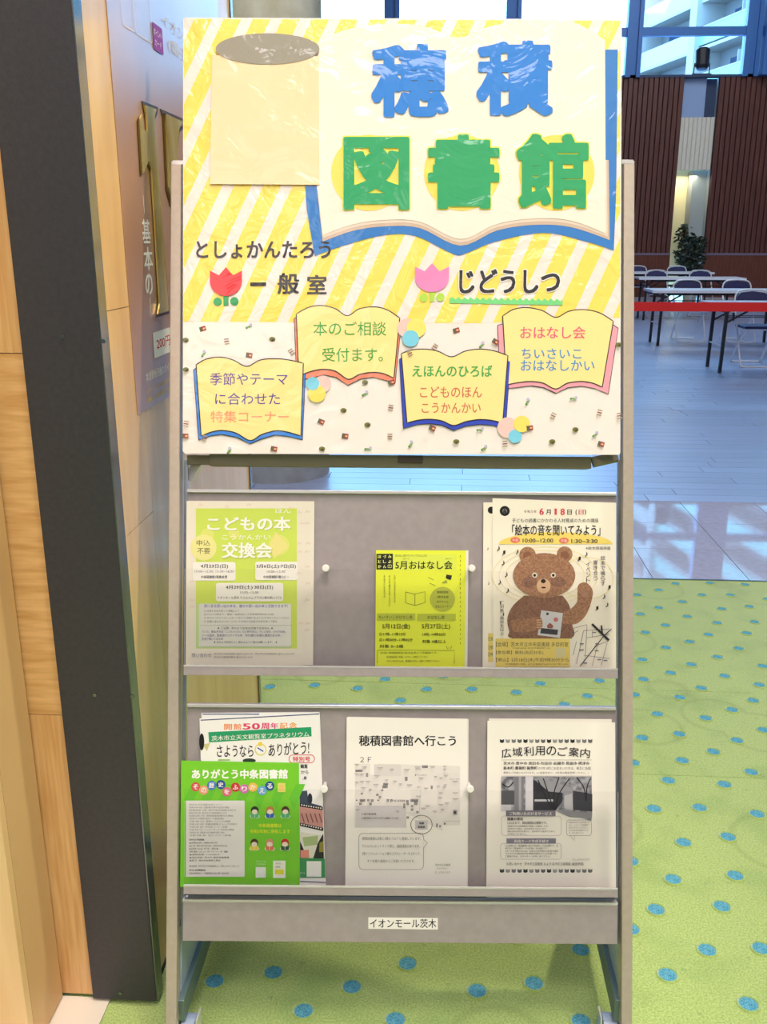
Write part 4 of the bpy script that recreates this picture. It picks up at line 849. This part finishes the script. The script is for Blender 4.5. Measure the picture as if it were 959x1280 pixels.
# 7: regional use leaflet
f7 = cm(4.567, 590, 870)
def draw7(q):
    for row_ in (246, 987):
        for k in range(16):
            x = 162+k*33.6; sh = (40, 150, 90, 110)[k % 4]; q.poly([(x, row_), (x+12, row_+5), (x+24, row_), (x+24, row_+18), (x+12, row_+23), (x, row_+18)], ((50, 150, 120, 100)[k % 4],)*3)
    for i, ch in enumerate('広域利用のご案内'):
        a = (i-3.5)/3.5; x = 170+i*64.5; y = 287+13*a*a; q.text(ch, x, y, x+56, y+52, (38, 36, 42), .008, rot=a*.10, adv=(i == 0))
    q.line([(173, 365), (687, 365), (687, 457), (173, 457)], 1.6, GY, True)
    q.text('茨木市·豊中市·池田市·吹田市·高槻市·箕面市·摂津市·', 182, 375, 680, 393, TX, .02); q.text('島本町·豊能町·能勢町', 182, 402, 378, 420, TX, .02); q.text('の7市·3町にお住まいの方は、相互に各図', 382, 404, 680, 421, GY); q.text('書館をご利用いただけます。(一部条件あり。※各館は裏面参照ください。)', 182, 432, 668, 446, GY)
    pho = mat('photo grey', (96, 96, 100), .7, noise=((170, 170, 174), 90, (1, 1, 1), 5)); q.poly([(170, 460), (687, 460), (687, 712), (600, 690), (480, 655), (170, 655)], pho)
    q.rect(170, 540, 250, 620, (84, 84, 88)); q.rect(170, 620, 225, 655, (196, 194, 196)); q.rect(245, 460, 298, 655, (128, 126, 130)); q.rect(270, 460, 285, 655, (165, 164, 168)); q.rect(308, 460, 352, 655, (214, 212, 214))
    q.poly([(352, 480), (520, 530), (520, 600), (480, 655), (352, 655)], (52, 52, 58)); q.poly([(352, 470), (400, 465), (560, 520), (600, 560), (440, 545)], (150, 150, 152)); q.poly([(530, 570), (575, 555), (580, 650), (530, 640)], (186, 184, 186)); q.poly([(580, 540), (690, 560), (690, 660), (580, 650)], (60, 60, 66)); q.poly([(480, 655), (690, 665), (687, 700), (560, 690)], (140, 138, 142)); q.rect(360, 590, 470, 602, (190, 190, 192))
    for a in (((470, 655), (440, 560), (410, 470)), ((475, 655), (470, 560), (500, 465)), ((480, 650), (500, 560), (560, 470)), ((655, 600), (640, 520), (600, 465)), ((655, 600), (660, 520), (680, 470)), ((460, 640), (430, 590), (380, 480)), ((175, 500), (210, 520), (240, 490))): q.line(smooth_path(a, 5), 6, (34, 34, 40))
    q.rect(197, 653, 480, 687, (120, 116, 124)); q.text('ご利用いただけるサービス', 218, 662, 458, 681, WH, .012)
    q.line(rrect(172, 685, 512, 796, 16), 1.8, (170, 164, 172), True); q.text('図書の貸出', 205, 693, 293, 710, TX, .03); q.text('1人5点まで、貸出期間は2週間です。', 205, 716, 432, 732, TX, .012)
    for i, t in enumerate(('※図書以外は各図書館の取扱いを確認します。', '※茨木市では雑誌、CDも含まれてはなります。', '  資料返却は貸出を受けた、各市町村で返却できます。', '※予約はできません。')): q.text(t, 205, 738+i*15, (440, 428, 478, 315)[i], 748+i*15, TX)
    q.rect(200, 813, 482, 843, (130, 126, 140)); q.text('利用カード作成手続き', 243, 820, 440, 838, WH, .012); q.line(rrect(166, 842, 512, 932, 14), 1.8, (170, 164, 172), True)
    for i, t in enumerate(('※ご利用には、各図書館の窓口で利用カードが必要です。各', '  窓口の「図書館カード(広域)」が必要です。', '※カードを作成するには、①本人の住所等が②証明を確認', '  できるもの(運転免許証·健康保険証など)が必要です。', '  ご登録の方は、カウンターへお申し出ください。')): q.text(t, 192, 850+i*15, (495, 435, 495, 490, 452)[i], 861+i*15, TX)
    q.line(rrect(543, 708, 685, 797, 16), 1.8, GY, True); q.line([(565, 797), (588, 826), (590, 797)], 1.8, GY)
    for i in range(5): q.text(('隣接市町以外の方は利用でき', 'せん。くわしくは図書館で', 'おたずねください。', 'たの方法も案内する', 'ください!')[i], 556, 716+i*15, (674, 672, 668, 664, 636)[i], 727+i*15, (130, 124, 132))
    q.text('としょかんたろう', 577, 927, 674, 939, GY); q.text('お問い合わせ : 茨木市立図書館 および 各市町立図書館 (裏面参照)', 200, 950, 640, 970, GY)
leaflet('leaflet', 'spare sheet whose top edge shows behind the regional use leaflet at lower right', None, -.016, [(100, 128), (800, 132), (826, 1150), (98, 1150)], (240, 234, 220), f7)
leaflet('leaflet', 'white leaflet with a grey building photo and arched title, right end of lower shelf', None, -.0145, [(91, 141), (820, 151), (826, 1150), (84, 1148)], (246, 240, 226), f7, draw7)

# ------------------------------------------------------------------ point poster on the left wall
XPp = XW+.0016
def PW_(px, py, z):
    p_ = on_x(px, py, XPp); return Vector((XPp+z, p_.y, p_.z))
wpl = on_x(156, 296, XPp).y; wpr = on_x(273, 10, XPp).y; wpb = on_x(172, 519, XPp).z
wp = empty('wall_poster', loc=(XPp, (wpl+wpr)/2, wpb)); woff = Vector((XPp, (wpl+wpr)/2, wpb))
tag(wp, 'brown poster with tall gold numerals on the oak wall behind the sign', 'poster')
m_post = mat('glossy brown poster', (196, 150, 114), .3, coat=1, noise=((172, 128, 96), 3, (1, 1, 1), 2), spec=.6)
pw = MB(); pw.box((XPp-.0014, wpl, wpb), (XPp, wpr, 2.6), m_post); pw.build('sheet', wp, off=woff)
class WPrint(Print): pass
def wprint(): return Print(lambda x, y, z: PW_(x, y, z+.0003), .00005, c)
WH2 = (244, 240, 232)
# letters laid out in the wall plane
def wtext(q, t, px0, py0, px1, py1, col, bold=0):   # upright rectangle on the wall spanned by two pixels
    a = on_x(px0, py0, XPp); b = on_x(px1, py1, XPp)
    return a.y, a.z, b.y, b.z
q = Print(lambda x, y, z: Vector((XPp+.0004+z, x, -y)), .00005, c)
def wt(t, px0, py0, px1, py1, col, bold=0):
    a = on_x(px0, py0, XPp); b = on_x(px1, py1, XPp)
    V, Fc, a0, a1, b0, b1 = glyphs(t, bold)
    # text baseline follows the wall's horizontal
    q.text(t, a.y, -a.z, b.y, -b.z, col, bold)
hz = lambda px0, py0, px1, py1: None
def wbox(px0, py0, px1, h):     # start pixel, end column, height in metres -> (Y0,Z0,Y1,Z1) horizontal on the wall
    a = on_x(px0, py0, XPp); lo, hi = -400, 1700
    b = on_x(px1, py0, XPp); return a.y, -a.z, b.y, -(a.z-h)
q.text('基', *wbox(177, 274, 187, .040), WH2, .02); q.text('本', *wbox(179, 309, 190, .040), WH2, .02); q.text('の', *wbox(181, 343, 190, .036), WH2, .02)
for a in ((178.7, 244, 180.2, 267), (187, 372, 188.6, 396)):
    A = on_x(a[0], a[1], XPp); B = on_x(a[2], a[3], XPp); q.rect(A.y, -A.z, A.y+.003, -B.z, WH2)
A = on_x(191, 416, XPp); B = on_x(193.6, 447.8, XPp); q.rect(A.y, -A.z, A.y+.25, -B.z, (240, 234, 230))
q.text('200円(税込)', A.y+.018, -(A.z-.012), A.y+.20, -(B.z+.010), (206, 44, 52), .012)
A = on_x(182, 466, XPp); q.text('本自動販売機のポイントの付与は', A.y, -A.z, A.y+.24, -A.z+.017, WH2, .01)
for k, t in enumerate(('※ポイントは一部商品を除き付与されます。', '※詳しくは係員までおたずねください。')): q.text(t, A.y, -A.z+.028+k*.016, A.y+.24, -A.z+.038+k*.016, (236, 206, 60))
q.text('イオンモールの', *wbox(202, 16, 262, .020), (222, 228, 240)); q.text('(電子マネー)', *wbox(210, 47, 262, .026), (222, 228, 240))
A = on_x(153, 30, XPp)
for x0, x1 in ((153, 167.5), (169, 189)):
    a_, b_ = on_x(x0, 30, XPp).y, on_x(x1, 30, XPp).y; q.line(rrect(a_, -A.z-.072, b_, -A.z, .008), .0016, (226, 226, 232), True)
a_, b_ = on_x(190, 30, XPp).y, on_x(202, 30, XPp).y; zt_ = -on_x(190, 27, XPp).z
q.poly(rrect(a_, zt_, b_, zt_+.044, .004), (150, 84, 170)); q.text('ポイント', a_+.006, zt_+.008, b_-.006, zt_+.019, WH2); q.text('カード', a_+.01, zt_+.025, b_-.01, zt_+.036, WH2)
q.build('print', wp, woff)
# gold numerals, raised bevelled look
m_gold = mat('gold print', (214, 178, 78), .25, .55, noise=((240, 220, 150), 6, (3, 3, .8), 2)); m_goldD = mat('dark gold print', (96, 66, 26), .3, .4)
def gold(pts_px, name):
    P2 = [on_x(a, b, XPp) for a, b in pts_px]; P2 = [(p_.y, p_.z) for p_ in P2]
    cy = sum(a for a, b in P2)/len(P2); 
    g = Print(lambda x, y, z: Vector((XPp+.0006+z, x, y)), .00005, c)
    g.poly([(a, b) for a, b in P2], m_goldD, .001)
    g.poly([(cy+(a-cy)*.80, b-(.006 if b > 1.6 else -.006)) for a, b in P2], m_gold, .003)
    g.build(name, wp, woff)
gold([(177, 126), (197, 134), (196, 143), (193, 150), (211, 388), (211, 392), (194.5, 397), (197.5, 384), (187.5, 215), (183, 205), (175, 221), (174, 205), (171, 152), (173, 147), (176, 166), (182, 169), (181, 150)], 'gold_numeral')
gold([(200, 136), (232, 150), (232, 158), (224, 165), (217, 240), (216, 262), (212.5, 258), (207, 238), (203, 146)], 'gold_letter')

# ------------------------------------------------------------------ round column beyond the wall
pc = on_z(338, 605); cx_, cy_ = pc.x, pc.y+.31
m_col = mat('cream stone', (242, 238, 226), .5, noise=((222, 214, 194), 9, (1, 1, 1), 6))
cl = structure(MB().tube([(cx_, cy_, 0), (cx_, cy_, 9.6)], .31, m_col, 48).build('trim_3'), 'round cream stone column behind the sign')
for p_ in cl.data.polygons:
    if len(p_.vertices) == 4: p_.use_smooth = True

# ------------------------------------------------------------------ folding tables and chairs
m_top = mat('white table top', (214, 222, 236), .35); m_edge = mat('white table edge', (232, 238, 246), .4); m_leg = mat('black leg steel', (34, 36, 48), .4, .3)
m_chr = mat('white chair tube', (222, 228, 236), .3, .2); m_pad = mat('navy vinyl', (34, 38, 92), .5)
TL, TD, THh = 1.8, .6, .72
def make_table():
    r = empty('folding_table')
    MB().box((0, -TD/2, THh-.03), (TL, TD/2, THh), m_top).build('table_top', r, bevel=.003)
    MB().box((-.002, -TD/2-.003, THh-.034), (TL+.002, -TD/2, THh-.001), m_edge).build('edge_band', r)
    for x, s_ in ((.13, 1), (TL-.13, -1)):
        for y_ in (-TD/2+.06, TD/2-.06):
            MB().bar((x, y_, 0), (x+s_*.015, y_, THh-.034), .032, .032, m_leg, (0, 1, 0)).build('leg', r)
        MB().bar((x, -TD/2+.06, .28), (x, TD/2-.06, .28), .014, .014, m_chr).build('leg_stretcher', r)
        MB().bar((x+s_*.01, -TD/2+.05, THh-.08), (x+s_*.01, TD/2-.05, THh-.08), .02, .03, m_leg).build('leg_stretcher', r)
        MB().bar((x+s_*.02, -TD/2+.08, THh-.20), (x+s_*.28, -TD/2+.08, THh-.05), .008, .02, m_leg).build('brace', r)
        MB().bar((x+s_*.02, TD/2-.08, THh-.20), (x+s_*.28, TD/2-.08, THh-.05), .008, .02, m_leg).build('brace', r)
    MB().bar((.25, 0, THh-.06), (TL-.25, 0, THh-.06), .03, .035, m_leg).build('under_bar', r)
    sh = MB(); sh.bar((.2, .1, THh-.15), (TL-.2, .1, THh-.15), .008, .008, m_leg); sh.bar((.2, -.1, THh-.15), (TL-.2, -.1, THh-.15), .008, .008, m_leg); sh.build('rack', r)
    return r
def Uframe(x, ya, za, yb, zb, r):   # U shaped tube: open end up at (ya,za), rounded bottom at (yb,zb)
    return smooth_path([(-x, ya, za), (-x, ya+(yb-ya)*.9, za+(zb-za)*.9), (-x*.86, yb, zb), (0, yb, zb), (x*.86, yb, zb), (x, ya+(yb-ya)*.9, za+(zb-za)*.9), (x, ya, za)], 5)
def make_chair():   # faces -Y
    r = empty('folding_chair')
    MB().tube(Uframe(.19, .20, .62, -.22, .012, .011), .011, m_chr, 8).build('front_frame', r, smooth=True)
    MB().tube(Uframe(.165, -.10, .42, .24, .012, .011), .011, m_chr, 8).build('rear_frame', r, smooth=True)
    bk = smooth_path([(-.19, .20, .62), (-.19, .235, .74), (-.14, .245, .80), (0, .25, .815), (.14, .245, .80), (.19, .235, .74), (.19, .20, .62)], 5)
    b = MB().tube(bk, .011, m_chr, 8).build('back_frame', r, smooth=True)
    m_ = MB(); o_ = [(-.175, .218, .66), (-.175, .232, .74), (-.13, .24, .785), (0, .245, .80), (.13, .24, .785), (.175, .232, .74), (.175, .218, .66)]
    m_.add([(a, b_-.012, z) for a, b_, z in o_]+[(a, b_+.012, z) for a, b_, z in o_], [tuple(range(7)), tuple(range(13, 6, -1))]+[(i, (i+1) % 7, 7+(i+1) % 7, 7+i) for i in range(7)], m_pad); m_.build('backrest', r)
    MB().box((-.18, -.19, .415), (.18, .17, .445), m_pad).build('seat', r, bevel=.008)
    MB().tube([(-.19, -.19, .41), (.19, -.19, .41)], .010, m_chr, 8).build('seat_bar', r)
    MB().tube([(-.18, .17, .41), (.18, .17, .41)], .010, m_chr, 8).build('seat_bar', r)
    return r
tb = make_table(); ch = make_chair()
TG = 'white folding tables in the hall'; CG = 'folding chairs at the hall tables'
t4 = on_z(895, 380, THh); t3 = on_z(817, 363, THh); t2r = on_z(934, 347.5, THh); t1r = on_z(894, 340.5, THh)
tabs = [((t4.x, t4.y+TD/2), 'nearest white folding table, behind the red barrier tape at right'),
        ((t3.x, t3.y+TD/2), 'white folding table second from the front, its left end by the stand'),
        ((t2r.x-TL, t2r.y+TD/2), 'white folding table third from the front, behind two chairs'),
        ((t1r.x-TL, t1r.y+TD/2), 'farthest white folding table, close to the ribbed wall'),
        ((t4.x+TL+.05, t4.y+TD/2), None), ((t3.x+TL+.05, t3.y+TD/2), None), ]
for i, (xy, lb_) in enumerate(tabs[:4]):
    o = tb if i == 0 else copy_tree(tb); o.location = (xy[0], xy[1], 0); tag(o, lb_, 'table', TG)
# a second table continuing the second row to the right, as the photograph's row runs out of frame
o = copy_tree(tb); o.location = (t3.x+TL+.02, t3.y+TD/2, 0); tag(o, 'white folding table at the right frame edge, continuing the second row', 'table', TG)
chs = [((941, 369), t4.y, 'white framed chair behind the nearest table at the right frame edge'),
       ((860, 353), t3.y, 'navy folding chair behind the second table, left of its pair'),
       ((921.7, 353), t3.y, 'navy folding chair behind the second table, right of its pair'),
       ((821, 342.5), t2r.y, 'navy folding chair behind the third table, left of its pair'),
       ((876, 342.5), t2r.y, 'navy folding chair behind the third table, right of its pair'),
       ((797, 336.4), t1r.y, 'navy folding chair behind the farthest table, half hidden by the stand'),
       ((846.5, 336.4), t1r.y, 'navy folding chair behind the farthest table, in front of the plants')]
for i, ((px, py), ty, lb_) in enumerate(chs):
    o = ch if i == 0 else copy_tree(ch); yy = ty+TD+.12; o.location = (on_y(px, py, yy+.25).x, yy, 0); tag(o, lb_, 'chair', CG)

# barrier with red tape
yb_ = on_z(880, 384, .76).y; zb_ = .80
br = empty('belt_barrier', loc=(on_y(600, 384, yb_).x, yb_, 0)); tag(br, 'red barrier tape stretched across the hall in front of the tables', 'barrier')
bx0 = br.location.x; x1_ = on_y(1080, 384, yb_).x-bx0
zc_ = on_y(875, 383.5, yb_).z
MB().box((0, -.002, zc_-.042), (x1_, .002, zc_+.042), mat('red tape', (214, 24, 22), .6)).build('tape', br)
for x in (0, x1_):
    MB().tube([(x, 0, .015), (x, 0, zc_+.08)], .028, m_steel, 16).build('post', br); MB().tube([(x, 0, 0), (x, 0, .015), (x, 0, .025)], [.16, .16, .12], m_cap, 24).build('base', br)

# plants in the niche
m_leaf = mat('dark green leaf', (30, 52, 34), .5, noise=((18, 34, 24), 12, (1, 1, 1), 2)); m_trunk = mat('plant stem', (84, 66, 48), .8); m_pot = mat('cream pot', (222, 212, 176), .5)
def plant(px, ytop, spread, n_, lab, dy, seed, z0):
    random.seed(seed); base = on_y(px, 335, YB+dy); top = on_y(px, ytop, YB+dy).z
    r = empty('potted_plant', loc=(base.x, YB+dy, 0)); tag(r, lab, 'plant', 'potted plants in the cream niche')
    MB().tube([(0, 0, 0), (0, 0, .02), (0, 0, .38), (0, 0, .40)], [.11, .13, .17, .15], m_pot, 16).build('pot', r)
    tr_ = MB(); lf = MB()
    for s_ in range(4):
        a = random.uniform(0, 6.28); ex = math.cos(a)*spread*.5; ey = math.sin(a)*.12; zt_ = top*random.uniform(.8, 1)
        P_ = smooth_path([(0, 0, .36), (ex*.3, ey*.3, zt_*.5), (ex, ey, zt_-.05)], 4); tr_.tube(P_, .010, m_trunk, 6)
    for k in range(n_):
        z = random.uniform(z0*top, top); a = random.uniform(0, 6.28); rr_ = spread*random.uniform(.1, 1)*(1-.45*abs(z/top-.6)); c0 = Vector((math.cos(a)*rr_, math.sin(a)*min(rr_, .2), z)); s_ = random.uniform(.05, .09)
        d1 = Vector((random.uniform(-1, 1), random.uniform(-.6, .6), random.uniform(-.6, .5))).normalized()*s_; d2 = d1.cross(Vector((random.uniform(-1, 1), 1, random.uniform(-1, 1)))).normalized()*s_*.42
        lf.add([c0-d1, c0+d2, c0+d1, c0-d2], [(0, 1, 2, 3)], m_leaf)
    tr_.build('stem', r); tag(lf.build('foliage', r), kind='stuff')
plant(853, 281, .24, 150, 'tall sparse potted tree on the left of the cream niche', .38, 5, .5)
plant(866, 297, .30, 420, 'shorter bushy potted plant beside the tall one in the niche', -.30, 6, .3)

# spotlight on top of the ribbed wall
sl = on_y(877, 93, YB); r = empty('spotlight', loc=(sl.x, YB, ZP+.05)); tag(r, 'small black spotlight standing on top of the ribbed wall', 'spotlight')
MB().tube([(0, -.02, .10), (0, -.01, .16), (0, .04, .46), (0, .045, .48)], [.10, .14, .15, .13], m_cap, 18).build('housing', r)
MB().box((-.2, -.05, 0), (.2, .05, .02), m_steel).build('base_plate', r)
for s_ in (-1, 1): MB().bar((s_*.16, 0, .01), (s_*.15, 0, .22), .015, .03, m_steel).build('bracket', r)

# ------------------------------------------------------------------ outside: apartment block and ground
structure(MB().box((-60, YB+1.0, -.3), (90, 140, -.1), mat('grey paving', (150, 152, 155), .9)).build('ground'))
m_bw = mat('pale render', (158, 150, 142), .8); m_bd = mat('recessed wall', (120, 116, 114), .8); m_gl = mat('green balcony glass', (120, 168, 150), .3); m_wd = mat('dark window', (44, 62, 88), .2); m_par = mat('balcony parapet', (168, 160, 150), .8)
bdg = empty('apartment_building'); tag(bdg, 'pale apartment block with rows of balconies outside the window', 'building')
ap = on_y(870, 50, 70); dr = Vector((-.256, 1, 0)).normalized()
bdg.matrix_world = Matrix(((dr.x, dr.y, 0, ap.x), (dr.y, -dr.x, 0, ap.y), (0, 0, 1, 0), (0, 0, 0, 1)))   # local x runs away from the hall along the facade, local y out to the right
bdg.matrix_world = Matrix.Translation((ap.x, ap.y, 0)) @ Matrix.Rotation(math.atan2(dr.y, dr.x), 4, 'Z')
H_ = 2.9; NF = 13
MB().box((-32, -12, 0), (9, -1.6, NF*H_), m_bd).build('wall', bdg)
MB().box((-.55, -1.6, 0), (.35, .35, NF*H_), m_bw).build('pier', bdg)
MB().box((8.2, -1.6, 0), (9, .3, NF*H_), m_bw).build('pier', bdg)
z0_ = ap.z % H_
for k in range(NF):
    z = k*H_ + z0_-.6
    MB().box((.35, -1.6, z-.2), (8.2, .05, z), m_bw).build('slab', bdg); MB().box((-32, -1.6, z-.2), (-.55, .05, z), m_bw).build('slab', bdg)
    MB().box((.35, -.05, z), (8.2, .05, z+1.15), m_par).build('parapet', bdg)
    MB().box((-32, -.03, z+.12), (-.55, .03, z+1.15), m_gl).build('glass_parapet', bdg)
    MB().box((-32, -.06, z+1.15), (-.55, .06, z+1.25), m_bw).build('handrail', bdg)
    for x in (1.2, 4.6): MB().box((x, -1.62, z+.1), (x+2.4, -1.57, z+2.1), m_wd).build('window', bdg)
    for x in (-4.6, -9.4, -14.2, -19, -23.8): MB().box((x, -1.62, z+.1), (x+2.6, -1.57, z+2.1), m_wd).build('window', bdg); MB().box((x-.9, -1.55, z+.0), (x-.84, -.05, z+2.0), m_bw).build('partition', bdg)
